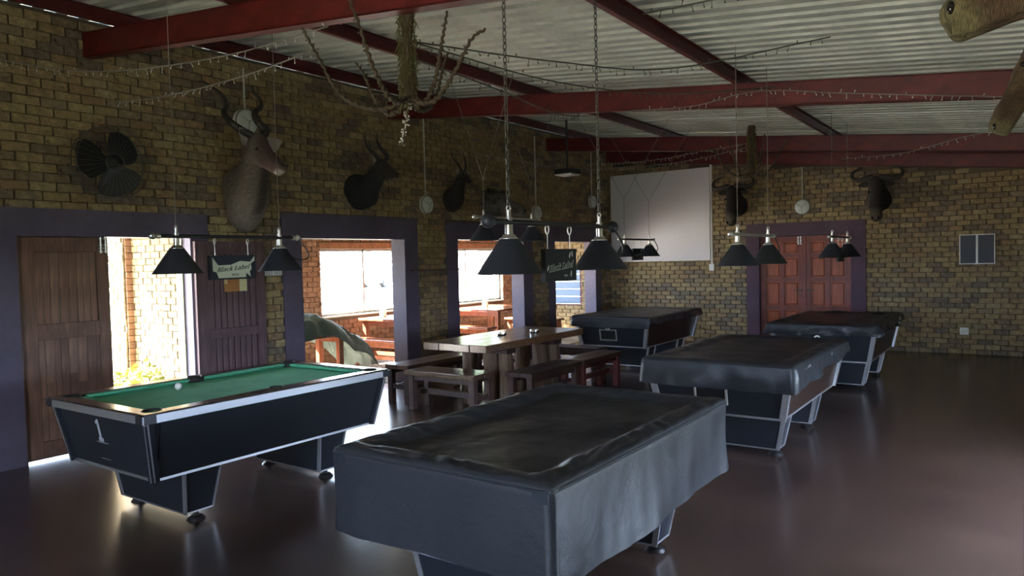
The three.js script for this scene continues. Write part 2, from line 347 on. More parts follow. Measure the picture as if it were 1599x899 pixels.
{ // roof: profiled sheets on purlins on rafters
  const roof = new THREE.Group();
  roof.name = 'ceiling'; scene.add(roof); tag(roof, 0, 0, 0, 'structure');
  const pitch = 0.19, prof = [], per = 4, th = 0.0012;
  const rib = (z) => { const f = ((z % pitch) + pitch) % pitch / pitch; return f < 0.52 ? 0 : f < 0.60 ? (f - 0.52) / 0.08 * 0.046 : f < 0.92 ? 0.046 : (1 - f) / 0.08 * 0.046; };
  const knots = [0, 0.26, 0.52, 0.60, 0.76, 0.92];
  for (let i = 0; i < per; i++) for (const k of knots) prof.push([(i + k) * pitch, rib((i + k) * pitch)]);
  prof.push([per * pitch, 0], [per * pitch + 0.02, 0]);
  const shape = poly([...prof, ...prof.slice().reverse().map(([x, y]) => [x, y + th])]);
  const L = 9.9, g = extrude(shape, L);   // extrude runs along local z; turned below so that it runs down the slope
  g.rotateY(Math.PI / 2);                 // profile x -> -z, depth z -> +x
  const n = Math.ceil((FRONT + 0.9) / (per * pitch));
  for (let i = 0; i < n; i++) {
    const m = mesh('roof_sheet', g.clone(), M.sheet, roof);
    m.position.set(-0.55, roofY(-0.55) + 0.002 + (i % 2) * 0.003, -0.35 + (i + 1) * per * pitch);
    m.rotation.z = ROOF_TILT;
  }
  // rafters: channel beams across the room
  for (const [z, len] of [[14.5, 8.6], [10.45, 8.6], [6.5, 8.6], [2.45, 8.6], [0.13, 8.6]]) {
    const b = thing('rafter', null, null);
    tag(b, 0, 0, 0, 'structure');
    const h = 0.215, w = 0.09;
    const m = mesh('web', [box(len, h, 0.012, len / 2 - 0.2, 0, 0)], M.red, b), f = mesh('flange', [box(len, 0.012, w, len / 2 - 0.2, -h / 2, w / 2 * -1 + 0.006), box(len, 0.012, w, len / 2 - 0.2, h / 2, w / 2 * -1 + 0.006)], M.red, b);
    b.rotation.z = ROOF_TILT; b.position.set(0.205, purlinY(0.205) - h / 2 - 0.008, z);
  }
  // purlins: lipped channels along the room, open towards the low side
  for (const x of [0.6, 2.28, 4.78, 7.25]) {
    const p = thing('purlin', null, null);
    tag(p, 0, 0, 0, 'structure');
    const h = 0.118, len = FRONT - 0.1;
    mesh('web', [span(0, 0.004, -h, 0, 0.06, len)], M.redDark, p);
    mesh('flange', [span(0, 0.055, -h, -h + 0.004, 0.06, len), span(0, 0.055, -0.004, 0, 0.06, len), span(0.051, 0.055, -h, -h + 0.018, 0.06, len)], M.red, p);
    p.position.set(x, roofY(x) - 0.003, 0); p.rotation.z = ROOF_TILT;
  }
}

// ---------------------------------------------------------------- glazed veranda on the left, and what lies outside
{
  const wins = [[-5.72, -0.58, 0.82, 1.955], [-8.35, -6.14, 0.82, 1.955]];
  const outer = struct('wall_veranda_outer', extrude(poly(rect(-8.65, 0.1, 0, 2.3), wins.map((w) => rect(...w))), 0.18).translate(0, 0, -0.18), M.mortar);
  outer.rotation.y = Math.PI / 2; outer.position.x = -DEEP;
  brickwork(outer, -8.65, 0.1, 0, () => 2.3, [...wins.map(([a, b, c]) => [a, b, c, 2.06])], M.reds, redTones, 300);
  wins.forEach(([a, b], i) => { const m = struct('trim_' + (6 + i), span(a - 0.02, b + 0.02, 1.955, 2.06, -0.02, 0.03), M.beamWood); m.rotation.y = Math.PI / 2; m.position.x = -DEEP; });
  const bars = [[-5.72, -4.68, -3.3, -1.78, -0.58], [-8.35, -7.2, -6.14]];
  bars.forEach((list, i) => {
    const w = thing('window_' + (i + 1), null, null); tag(w, 0, 0, 0, 'structure');
    w.rotation.y = Math.PI / 2; w.position.x = -DEEP - 0.1;
    const a = list[0], b = list[list.length - 1];
    mesh('window_frame', [span(a, b, 0.82, 0.86, -0.02, 0.02), span(a, b, 1.91, 1.955, -0.02, 0.02), ...list.map((u) => span(u - 0.018, u + 0.018, 0.82, 1.955, -0.02, 0.02))], M.alu, w);
    for (let k = 0; k + 1 < list.length; k++) mesh('pane', span(list[k] + 0.018, list[k + 1] - 0.018, 0.86, 1.91, -0.003, 0.003), M.glass, w);
    mesh('window_sill', span(a, b, 0.795, 0.82, -0.08, 0.13), M.conduit, w);
  });
  // far end wall, with the blind in its window
  const blind = [-1.7, -0.76, 0.665, 1.55];
  const end = struct('wall_veranda_end', extrude(poly(rect(-DEEP, -THICK, 0, 2.5), [rect(...blind)]), 0.18).translate(0, 0, -0.18), M.mortar);
  end.position.z = -0.1;
  brickwork(end, -DEEP, -THICK, 0, () => 2.5, [blind], M.pales, paleTones, 200);
  const w3 = thing('window_3', null, null); tag(w3, 0, 0, 0, 'structure'); w3.position.z = -0.16;
  mesh('window_frame', [span(-1.7, -1.66, 0.665, 1.55, -0.02, 0.03), span(-0.8, -0.76, 0.665, 1.55, -0.02, 0.06), span(-1.7, -0.76, 0.665, 0.69, -0.02, 0.03), span(-1.7, -0.76, 1.51, 1.55, -0.02, 0.03)], M.redDark, w3);
  for (let k = 0; k < 5; k++) mesh('slat', box(0.86, 0.158, 0.014, -1.23, 0.775 + k * 0.164, 0, 0.05), M.blueBlind, w3);
  // near end wall seen from outside through the double door, with its pier
  const near = struct('wall_veranda_near', extrude(poly(rect(-DEEP, -THICK, 0, 2.5)), 0.18).translate(0, 0, -0.18), M.mortar);
  near.position.z = 8.82;
  brickwork(near, -DEEP, -THICK - 0.02, 0, () => 2.5, [], M.pales, paleTones, 200);
  const pier = struct('pillar_veranda', span(-2.9, -DEEP - 0.0, -0.2, 2.5, 8.3, 8.93), M.mortar);
  brickwork(pier, -2.9, -DEEP, -0.2, () => 2.2, [], M.pales, paleTones, 100, 8.93);
  const side = struct('pillar_veranda_side', span(-0.11, 0, -0.2, 2.5, -0.06, -0.02), M.mortar);
  side.rotation.y = Math.PI / 2; side.position.set(-DEEP + 0.02, 0, 8.82);
  brickwork(side, -0.108, 0, 0, () => 2.2, [], M.reds, redTones, 60, -0.02);
  // lean-to roof over veranda and doorway
  const slope = Math.atan(0.4 / 2.45);
  struct('ceiling_veranda', box(2.55, 0.05, 14.5, -1.44, 2.44, 6.9, 0, 0, slope), M.sheet);
  struct('path', span(-9, -DEEP - 0.25, -0.25, -0.1, 6, 16), M.paving);
  struct('step', span(-DEEP - 0.25, -THICK, -0.2, 0.004, 8.6, 14), M.paving);
}

// ---------------------------------------------------------------- doors
function bolts(parent, x, y, z) { // a pair of barrel bolts
  for (const dx of [-0.02, 0.025]) mesh('bolt', [cyl(0.009, 0.009, 0.15, x + dx, y, z + 0.014), ...[-0.06, 0, 0.06].map((d) => box(0.03, 0.016, 0.018, x + dx, y + d, z + 0.009)), ball(0.011, x + dx - 0.022, y - 0.03, z + 0.02)], M.chrome, parent);
}
{ // closed left leaf of the double door: narrow unequal boards between stiles and rails
  const d = thing('door_1', null, null, [-0.035, 0, 11.07], Math.PI / 2); tag(d, 'brown wooden door leaf of narrow boards standing closed on the far left', 0, 0, 'structure');
  const w = 0.775, y0 = 0.018, y1 = 2.0;
  for (const [x0, x1] of [[0, 0.14], [w - 0.11, w]]) mesh('stile', rbox(x1 - x0, y1 - y0, 0.045, 0.004, (x0 + x1) / 2, (y0 + y1) / 2, 0), M.doorWood, d);
  for (const [a, b] of [[y0, 0.17], [1.08, 1.22], [1.87, y1]]) mesh('rail', rbox(0.535, b - a, 0.043, 0.004, 0.4025, (a + b) / 2, 0), M.doorWood, d);
  mesh('backing', span(0.01, w - 0.01, y0 + 0.004, 2.012, -0.03, -0.021), M.doorWoodB, d);
  for (const [a, b] of [[0.17, 1.08], [1.22, 1.87]]) {
    let x = 0.14;
    while (x < w - 0.115) { const k = Math.min(rr(0.05, 0.085), w - 0.11 - x); const cut = b - a > 0.8 ? rr(0.3, 0.7) : 1; const y = lerp(a, b, cut); mesh('board', box(k - 0.003, y - a - 0.002, 0.03, x + k / 2, (a + y) / 2, -0.004 + rr(-0.002, 0.002)), [M.doorWood, M.doorWoodB, M.doorWoodC][Math.floor(rnd() * 3)], d); if (cut < 1) mesh('board', box(k - 0.003, b - y - 0.002, 0.03, x + k / 2, (y + b) / 2, -0.004 + rr(-0.002, 0.002)), [M.doorWoodB, M.doorWood, M.doorWoodC][Math.floor(rnd() * 3)], d); x += k; }
  }
  bolts(d, w - 0.05, 1.93, 0.022);
  const j = struct('door_jamb', [span(-11.095, -11.07, 0, 2.02, -0.1, 0.026)], M.doorWoodB); j.rotation.y = Math.PI / 2;
  const f = struct('door_frame', [span(-9.49, -9.47, 0, 2.0, -THICK - 0.01, -0.12)], M.jamb); f.rotation.y = Math.PI / 2;
}
{ // right leaf folded back flat against the wall
  const d = thing('door_2', null, null, [0.05, 0, 9.452], Math.PI / 2); tag(d, 'purple brown batten door folded back against the brick wall', 0, 0, 'structure');
  const w = 0.845, y0 = 0.02, y1 = 1.97;
  for (const [x0, x1] of [[0, 0.14], [w - 0.12, w]]) mesh('stile', rbox(x1 - x0, y1 - y0, 0.045, 0.004, (x0 + x1) / 2, (y0 + y1) / 2, 0), M.batten, d);
  for (const [a, b] of [[y0, 0.2], [0.93, 1.03], [1.84, y1]]) mesh('rail', rbox(w - 0.26, b - a, 0.045, 0.004, 0.4325, (a + b) / 2, 0), M.batten, d);
  const n = 8, bw = (w - 0.26) / n;
  for (const [a, b] of [[0.2, 0.93], [1.03, 1.84]]) for (let i = 0; i < n; i++) mesh('board', rbox(bw - 0.008, b - a, 0.026, 0.004, 0.14 + bw * (i + 0.5), (a + b) / 2, -0.005), M.batten, d);
}
{ // panelled double door in the back wall
  const d = thing('door_3', null, null, [3.112, 0, -0.07]); tag(d, 'red mahogany panelled double door in plum surround on back wall', 0, 0, 'structure');
  const W = 1.566, lw = W / 2 - 0.002;
  for (const s of [0, 1]) {
    const leaf = new THREE.Group(); leaf.name = numbered('door_leaf'); leaf.position.x = s ? W / 2 + 0.002 : 0; d.add(leaf);
    const st = 0.105, mid = 0.075, pw = (lw - 2 * st - mid) / 2, rows = [[0.02, 0.2], [0.2, 0.66], [0.735, 1.175], [1.25, 1.62], [1.68, 1.9]];
    mesh('door_frame', [box(st, 1.98, 0.045, st / 2, 1.01, 0), box(st, 1.98, 0.045, lw - st / 2, 1.01, 0), box(mid, 1.98, 0.043, lw / 2, 1.01, 0), box(lw, 0.2, 0.042, lw / 2, 0.12, 0), box(lw, 0.075, 0.042, lw / 2, 0.697, 0), box(lw, 0.075, 0.042, lw / 2, 1.212, 0), box(lw, 0.06, 0.042, lw / 2, 1.65, 0), box(lw, 0.1, 0.042, lw / 2, 1.95, 0)], M.mahoganyFrame, leaf);
    for (const [a, b] of rows.slice(1)) for (const x of [st, st + pw + mid]) {
      const sh = poly(rect(x + 0.035, x + pw - 0.035, a + 0.035, b - 0.035));
      mesh('panel', [span(x, x + pw, a, b, -0.018, -0.004), extrude(sh, 0.004, 0.012).translate(0, 0, -0.002)], M.mahogany, leaf);
    }
    if (s) mesh('cover_strip', box(0.05, 1.98, 0.02, 0.0, 1.01, 0.03), M.mahoganyFrame, leaf);
    mesh('handle', [cyl(0.012, 0.012, 0.03, s ? 0.05 : lw - 0.05, 1.02, 0.035, Math.PI / 2), rbox(0.12, 0.018, 0.018, 0.006, s ? 0.1 : lw - 0.1, 1.02, 0.052)], M.chain, leaf);
  }
  bolts(d, 0.7, 1.92, 0.022);
}

// ---------------------------------------------------------------- pool tables
const TW = 1.25, TL = 2.05, TH = 0.82;
function prism(bw, bl, tw, tl, y0, y1, dx = 0, dz = 0) { // box that widens upwards
  const g = new THREE.BoxGeometry(1, 1, 1), p = g.attributes.position;
  for (let i = 0; i < p.count; i++) { const up = p.getY(i) > 0; p.setXYZ(i, p.getX(i) * (up ? tw : bw), up ? y1 : y0, p.getZ(i) * (up ? tl : bl)); }
  g.computeVertexNormals();
  return uvMetres(g).translate(dx, 0, dz);
}
function strip(a, b, w, d) { // flat bar from a to b with section w x d
  const A = V(...a), B = V(...b), g = new THREE.BoxGeometry(w, A.distanceTo(B), d);
  g.applyQuaternion(new THREE.Quaternion().setFromUnitVectors(V(0, 1, 0), B.clone().sub(A).normalize()));
  return g.translate((A.x + B.x) / 2, (A.y + B.y) / 2, (A.z + B.z) / 2);
}
function makePoolTable(open) {
  const t = thing('pool_table', open ? 'uncovered pool table with bright green cloth and a silver number one' : '', 'pool table');
  const bx = 0.51, bz = 0.915, tx = 0.585, tz = 0.985, y0 = 0.37, y1 = 0.752;
  const side = open ? M.laminate : M.wenge;
  mesh('cabinet', prism(2 * bx, 2 * bz, 2 * tx, 2 * tz, y0, y1), M.laminate, t);
  for (const s of [-1, 1]) { // long side boards with the darker veneer of the covered tables
    const g = strip([s * (bx + 0.002), y0 + 0.01, 0], [s * (tx + 0.002), y1 - 0.005, 0], 0.008, 2 * bz - 0.02);
    mesh('side_board', g, side, t);
  }
  for (const sx of [-1, 1]) for (const sz of [-1, 1]) {
    const a = [sx * (bx + 0.004), y0, sz * (bz + 0.004)], b = [sx * (tx + 0.004), y1, sz * (tz + 0.004)];
    const post = mesh('corner_post', [strip(a, b, 0.05, 0.05)], open ? M.laminate : M.silver, t);
    if (open) mesh('edge_strip', [strip([a[0] + sx * 0.023, a[1], a[2] + sz * 0.01], [b[0] + sx * 0.023, b[1], b[2] + sz * 0.01], 0.008, 0.01), strip([a[0] + sx * 0.01, a[1], a[2] + sz * 0.023], [b[0] + sx * 0.01, b[1], b[2] + sz * 0.023], 0.01, 0.008)], M.silver, post);
  }
  mesh('bottom_trim', [box(2 * bx, 0.016, 0.012, 0, y0 + 0.006, bz + 0.006), box(2 * bx, 0.016, 0.012, 0, y0 + 0.006, -bz - 0.006), box(0.012, 0.016, 2 * bz, bx + 0.006, y0 + 0.006, 0), box(0.012, 0.016, 2 * bz, -bx - 0.006, y0 + 0.006, 0)], M.silver, t);
  for (const [pz, s] of [[0.56, 1], [-0.56, -1]]) { // two tapered pedestals
    const p = mesh('pedestal', prism(0.80, 0.20, 0.93, 0.27, 0.065, y0, 0, pz), M.laminate, t);
    for (const sx of [-1, 1]) for (const sz of [-1, 1]) mesh('corner_strip', strip([sx * 0.402, 0.065, pz + sz * 0.1], [sx * 0.467, y0, pz + sz * 0.135], sz > 0 ? 0.034 : 0.012, 0.012), M.silver, p);
    mesh('lower_trim', [box(0.81, 0.01, 0.208, 0, 0.066, pz)], M.silver, p);
    for (const sx of [-1, 1]) mesh('foot', [cyl(0.05, 0.062, 0.018, sx * 0.36, 0.009, pz), cyl(0.016, 0.016, 0.06, sx * 0.36, 0.045, pz), cyl(0.03, 0.05, 0.014, sx * 0.36, 0.024, pz)], M.black, t);
  }
  // playing surface
  const X = TW / 2, Z = TL / 2, rw = 0.115, cu = 0.045;
  mesh('slate_bed', box(TW - 0.06, 0.03, TL - 0.06, 0, 0.765, 0), M.felt, t);
  const railY = 0.802, rh = 0.034;
  const holeR = 0.058;
  const corner = (sx, sz) => [sx * (X - rw - 0.005), sz * (Z - rw - 0.005)];
  // the wooden top rail as one frame with the pocket mouths cut out
  const outer = rect(-X, X, -Z, Z), inner = [], r = rw;
  const P = holeR;
  const arc = (cx, cz, a0, a1, R = P, n = 8) => Array.from({ length: n + 1 }, (_, i) => { const a = lerp(a0, a1, i / n) * Math.PI / 180; return [cx + R * Math.cos(a), cz + R * Math.sin(a)]; });
  inner.push(...arc(-X + r - 0.012, -Z + r - 0.012, 100, 350, P), ...arc(X - r + 0.012, -Z + r - 0.012, 190, 440, P), ...arc(X - r + 0.012, 0, 250, 470, 0.05), ...arc(X - r + 0.012, Z - r + 0.012, 280, 530, P), ...arc(-X + r - 0.012, Z - r + 0.012, 10, 260, P), ...arc(-X + r - 0.012, 0, 70, 290, 0.05));
  const frame = poly(outer, [inner]);
  mesh('top_rail', new THREE.ExtrudeGeometry(frame, { depth: rh, bevelEnabled: true, bevelThickness: 0.004, bevelSize: 0.004, bevelSegments: 2, curveSegments: 6 }).rotateX(Math.PI / 2).translate(0, TH - 0.004, 0), M.railWood, t);
  mesh('edge_trim', [box(TW + 0.02, 0.048, 0.012, 0, 0.785, Z + 0.008), box(TW + 0.02, 0.048, 0.012, 0, 0.785, -Z - 0.008), box(0.012, 0.048, TL + 0.02, X + 0.008, 0.785, 0), box(0.012, 0.048, TL + 0.02, -X - 0.008, 0.785, 0)], M.silver, t);
  for (const sx of [-1, 1]) for (const sz of [-1, 1]) mesh('corner_cap', [box(0.075, 0.05, 0.014, sx * (X - 0.03), 0.785, sz * (Z + 0.011)), box(0.014, 0.05, 0.075, sx * (X + 0.011), 0.785, sz * (Z - 0.03))], M.laminate, t);
  if (open) {
    const cush = (x0, z0, x1, z1, nx, nz) => { // cushion nose from a to b, facing (nx, nz)
      const len = Math.hypot(x1 - x0, z1 - z0), s = poly([[0, 0], [0, 0.034], [cu, 0.03], [cu * 0.92, 0.018], [0.01, 0]]);
      const g = extrude(s, len, 0), ang = Math.atan2(-nz, nx);
      return g.translate(0, 0, -len / 2).rotateY(ang).translate((x0 + x1) / 2 , 0.782, (z0 + z1) / 2);
    };
    const cx = X - rw, cz = Z - rw, g = 0.075;
    for (const s of [-1, 1]) {
      mesh('cushion', cush(-cx + g, s * cz, cx - g, s * cz, 0, -s), M.felt, t);
      mesh('cushion', cush(s * cx, -cz + g, s * cx, -g, -s, 0), M.felt, t);
      mesh('cushion', cush(s * cx, g, s * cx, cz - g, -s, 0), M.felt, t);
    }
    for (const [x, z] of [[-1, -1], [1, -1], [-1, 1], [1, 1], [-1, 0], [1, 0]]) {
      const px = x * (X - rw + 0.012), pz = z * (Z - rw + 0.012);
      mesh('pocket', [cyl(0.052, 0.048, 0.05, px, 0.775, pz), torus(z ? 0.056 : 0.05, 0.006, px, TH - 0.002, pz, Math.PI / 2)], M.black, t);
    }
    // the stencilled number on the front end, lying on its slope
    const lean = Math.atan2(tz - bz, y1 - y0);
    const one = poly([[-0.012, -0.065], [0.012, -0.065], [0.012, 0.075], [-0.004, 0.075], [-0.03, 0.056], [-0.03, 0.04], [-0.012, 0.048]]);
    const paint = std([0.42, 0.43, 0.44], 0.5);
    const zAt = (y) => lerp(bz, tz, (y - y0) / (y1 - y0)) + 0.001;
    mesh('number_one', [extrude(one, 0.002), extrude(poly(rect(-0.028, 0.03, -0.08, -0.055)), 0.002), extrude(poly(rect(-0.075, 0.085, -0.09, -0.087)), 0.001), extrude(poly(rect(-0.06, 0.06, -0.208, -0.205)), 0.001)].map((q) => q.rotateX(lean).translate(-0.06, 0.64, zAt(0.64))), paint, t);
  } else {
    const ring = poly(rect(-0.14, 0.14, -0.085, 0.085), [rect(-0.125, 0.125, -0.07, 0.07)]), lean = Math.atan2(tz - bz, y1 - y0), z = lerp(bz, tz, 0.46);
    const w = mesh('ball_window', [extrude(ring, 0.01, 0.002).rotateX(lean).translate(-0.06, 0.545, z)], M.alu, t);
    mesh('pane', box(0.25, 0.14, 0.004, 0, 0, 0).rotateX(lean).translate(-0.06, 0.545, z + 0.002), M.black, w);
    mesh('cue_hook', torus(0.028, 0.011, -0.05, 0.655, bz + 0.07, 0, 0, Math.PI, 16), M.white, t);
  }
  return t;
}
const T1 = makePoolTable(true); T1.position.set(2.2, 0, 10.49);
const T2 = makePoolTable(false);
function placeTable(o, x, z, turn, label) {
  const r = o.userData.label ? (() => { const c = o.clone(); c.name = numbered('pool_table'); scene.add(c); c.userData = { ...o.userData }; return c; })() : o;
  r.position.set(x, 0, z); r.rotation.y = turn; r.scale.set(1, 1, 1); r.userData.label = label; r.userData.group = 'black pool tables under vinyl covers';
  return r;
}
placeTable(T2, 5.06, 10.47, 0, 'black pool table almost hidden by its long cover, nearest to the viewer').scale.set(0.95, 1, 0.965);
placeTable(T2, 5.07, 6.96, 0, 'black pool table with silver corner posts in the middle of the right row');
placeTable(T2, 2.14, 3.17, 0, 'black pool table with framed ball window below the projector screen');
placeTable(T2, 5.13, 3.42, 0, 'black pool table standing in front of the red panelled double door');
{ const b = mesh('cue_ball', ball(0.027, 1.945, 0.807, 10.78), M.ivory); tag(b, 'white cue ball resting on the green pool cloth', 'billiard ball'); b.position.y = 0.0; }

// vinyl covers: a sheet sagging inside the rails, with a skirt hanging from its edge
function makeCover(label, x, z, o) {
  const W = o.w || TW + 0.025, L = o.l || TL + 0.025, R = 0.018, nA = 260, nT = 34, nS = 18;
  const loop = [];
  const per = 2 * (W + L);
  for (let i = 0; i < nA; i++) { // rounded rectangle, evenly spaced; s counts metres from the front left corner
    let s = i / nA * per, px, pz, nx = 0, nz = 0;
    if (s < W) { px = -W / 2 + s; pz = L / 2; nz = 1; } else if (s < W + L) { px = W / 2; pz = L / 2 - (s - W); nx = 1; } else if (s < 2 * W + L) { px = W / 2 - (s - W - L); pz = -L / 2; nz = -1; } else { px = -W / 2; pz = -L / 2 + (s - 2 * W - L); nx = -1; }
    const ex = Math.max(0, Math.abs(px) - (W / 2 - R)), ez = Math.max(0, Math.abs(pz) - (L / 2 - R));
    if (ex > 0 && ez > 0) { const d = Math.hypot(ex, ez), k = R / d; px = Math.sign(px) * (W / 2 - R + ex * k); pz = Math.sign(pz) * (L / 2 - R + ez * k); nx = Math.sign(px) * ex / d; nz = Math.sign(pz) * ez / d; }
    loop.push({ px, pz, nx, nz, s: i / nA * per, corner: ex > 0 && ez > 0 ? 1 : 0 });
  }
  const P = [], uv = [], idx = [], sd = o.seed;
  const top = (px, pz) => {
    const e = Math.min(W / 2 - Math.abs(px), L / 2 - Math.abs(pz)), inn = smooth(e, 0.09, 0.19);
    let y = TH + 0.012 - 0.035 * inn * o.sag + 0.006 * fbm(px * 3 + sd, pz * 3, sd) * inn;
    const near = Math.exp(-Math.pow((e - 0.1) / 0.08, 2)), along = Math.abs(px) / W > Math.abs(pz) / L ? pz : px;
    y += o.crease * near * (0.022 * Math.pow(Math.abs(N3(along * 5.5 + e * 6 + 1.5 * N3(px * 2, pz * 2, sd) + sd * 3, e * 3, sd)), 0.75) * (1 - smooth(e, 0.02, 0.3)) * 1.6 - 0.003);
    y += o.crease * 0.011 * (1 - Math.abs(N3(px * 2.2 + pz * 1.1 + sd, pz * 2.4 - px * 0.8, sd * 2))) * smooth(e, 0.05, 0.2) * 0.9;
    if (e < 0.03) y -= 0.012 * Math.pow(1 - e / 0.03, 2);
    return y;
  };
  for (let k = 0; k <= nT; k++) { const f = Math.pow(k / nT, 0.8); for (const q of loop) { const px = q.px * f, pz = q.pz * f; P.push(px, top(px, pz), pz); uv.push(px, pz); } }
  for (let k = 1; k <= nS; k++) for (const q of loop) {
    const f = k / nS, depth = o.skirt(q, W, L) + 0.012 * N3(q.s * 3, sd, 1), fold = o.fold * f * (N3(q.s * 2.6 + sd, f * 0.7, sd * 5) * 0.05 + N3(q.s * 7 + sd, f * 1.2, 2) * 0.02), flare = 0.006 + o.flare * f + fold + q.corner * f * 0.02 * o.fold;
    const y = TH - f * depth, y0 = TH - 0.0, tuck = o.tuck ? o.tuck * f : 0;
    P.push(q.px + q.nx * (flare - tuck), y0 - f * depth, q.pz + q.nz * (flare - tuck)); uv.push(q.s, y * 1.0);
  }
  for (let k = 0; k < nT + nS; k++) for (let i = 0; i < nA; i++) { const a = k * nA + i, b = k * nA + (i + 1) % nA, c = a + nA, d = b + nA; idx.push(a, c, b, b, c, d); }
  const g = new THREE.BufferGeometry();
  g.setAttribute('position', new THREE.Float32BufferAttribute(P, 3)); g.setAttribute('uv', new THREE.Float32BufferAttribute(uv, 2)); g.setIndex(idx); g.computeVertexNormals();
  const root = thing('table_cover', label, 'cover', [x, 0, z], 0, 'black vinyl pool table covers');
  const m = new THREE.Mesh(g, M.vinyl); m.name = 'sheet'; m.castShadow = m.receiveShadow = true; root.add(m);
  const seam = loop.filter((q, i) => i % 4 === 0).map((q) => V(q.px + q.nx * 0.004, TH - 0.012, q.pz + q.nz * 0.004));
  mesh('seam_piping', tube(seam, 0.0045, 220, 5, true), M.vinyl, root);
  return root;
}
const skirtOf = (front, right, back, left, lift = 0) => (q, W, L) => { const { nx, nz } = q; const v = (nz > 0 ? front * nz * nz : back * nz * nz) + (nx > 0 ? right * nx * nx : left * nx * nx); return v; };
makeCover('long black vinyl cover hanging deep over the nearest pool table', 5.06, 10.47, { seed: 1.3, w: 1.225, l: 2.0, sag: 1, crease: 1, fold: 0.55, flare: -0.004, skirt: skirtOf(0.395, 0.43, 0.4, 0.38) });
makeCover('black vinyl cover with one frayed lifted side, on the middle right pool table', 5.07, 6.96, { seed: 4.7, sag: 0.6, crease: 0.6, fold: 1.1, flare: 0.01, skirt: (q, W, L) => { const b = skirtOf(0.215, 0.2, 0.16, 0.2)(q, W, L); return b - (q.nx > 0.7 ? 0.08 * smooth(-q.pz, -0.9, 1.0) : 0) + (q.nx > 0.7 ? 0.015 * N3(q.s * 9, 3, 1) : 0); } });
makeCover('short black vinyl cover on the pool table below the white screen', 2.14, 3.17, { seed: 8.1, sag: 0.5, crease: 0.5, fold: 0.7, flare: 0.006, skirt: skirtOf(0.155, 0.1, 0.1, 0.15) });
makeCover('rumpled black vinyl cover with bunched corners, before the red door', 5.13, 3.42, { seed: 11.9, sag: 0.8, crease: 1.5, fold: 1.8, flare: 0.012, skirt: (q, W, L) => skirtOf(0.12, 0.09, 0.09, 0.13)(q, W, L) + 0.03 * N3(q.s * 4, 7, 2) });

// ---------------------------------------------------------------- lamps over the tables
function canvasTex(w, h, draw) {
  const c = document.createElement('canvas'); c.width = w; c.height = h;
  draw(c.getContext('2d'), w, h);
  const t = new THREE.CanvasTexture(c); t.colorSpace = THREE.SRGBColorSpace; t.anisotropy = 4;
  return t;
}
function scriptText(g, x, y, size, fill, stroke) {
  g.save(); g.translate(x, y); g.rotate(-0.09); g.transform(1, 0, -0.28, 1, 0, 0);
  g.font = 'italic bold ' + size + 'px serif'; g.textAlign = 'center'; g.textBaseline = 'middle';
  if (stroke) { g.lineWidth = size * 0.05; g.strokeStyle = stroke; g.strokeText('Black Label', 0, 0); }
  if (fill) { g.fillStyle = fill; g.fillText('Black Label', 0, 0); }
  g.restore();
}
const signPale = canvasTex(512, 256, (g, w, h) => {
  g.fillStyle = '#262b34'; g.fillRect(0, 0, w, h);
  g.fillStyle = '#c3c9b4'; g.beginPath(); g.moveTo(28, 20); g.lineTo(90, 105); g.lineTo(230, 100); g.lineTo(330, 62); g.lineTo(450, 70); g.lineTo(500, 5); g.lineTo(500, 60); g.lineTo(455, 90); g.lineTo(462, 150); g.lineTo(440, 175); g.lineTo(450, 236); g.lineTo(400, 190); g.lineTo(395, 238); g.lineTo(90, 240); g.lineTo(70, 180); g.lineTo(30, 165); g.closePath(); g.fill();
  scriptText(g, 256, 138, 62, '#1b1f22');
  g.fillStyle = '#1b1f22'; g.font = 'bold 30px serif'; g.textAlign = 'center'; g.fillText('BEER', 275, 218);
});
const signDark = canvasTex(512, 256, (g, w, h) => {
  g.fillStyle = '#141a20'; g.fillRect(0, 0, w, h);
  scriptText(g, 256, 140, 68, '#232b31', '#f2f3ee');
  g.fillStyle = '#b9bdb8'; g.font = 'bold 22px serif'; g.textAlign = 'center'; g.fillText('BEER', 330, 222);
  g.fillStyle = '#d6d8d2'; for (const [x, y, a] of [[400, 50, 0.4], [440, 40, -0.2], [40, 150, 0.5], [420, 200, 0.2]]) { g.save(); g.translate(x, y); g.rotate(a); g.beginPath(); g.ellipse(0, 0, 9, 26, 0, 0, 7); g.fill(); g.restore(); }
});
const signBack = std([0.02, 0.022, 0.028], 0.45);
const signMat = (t) => [signBack, signBack, signBack, signBack, std([1, 1, 1], 0.75, { map: t }), std([1, 1, 1], 0.75, { map: t })];
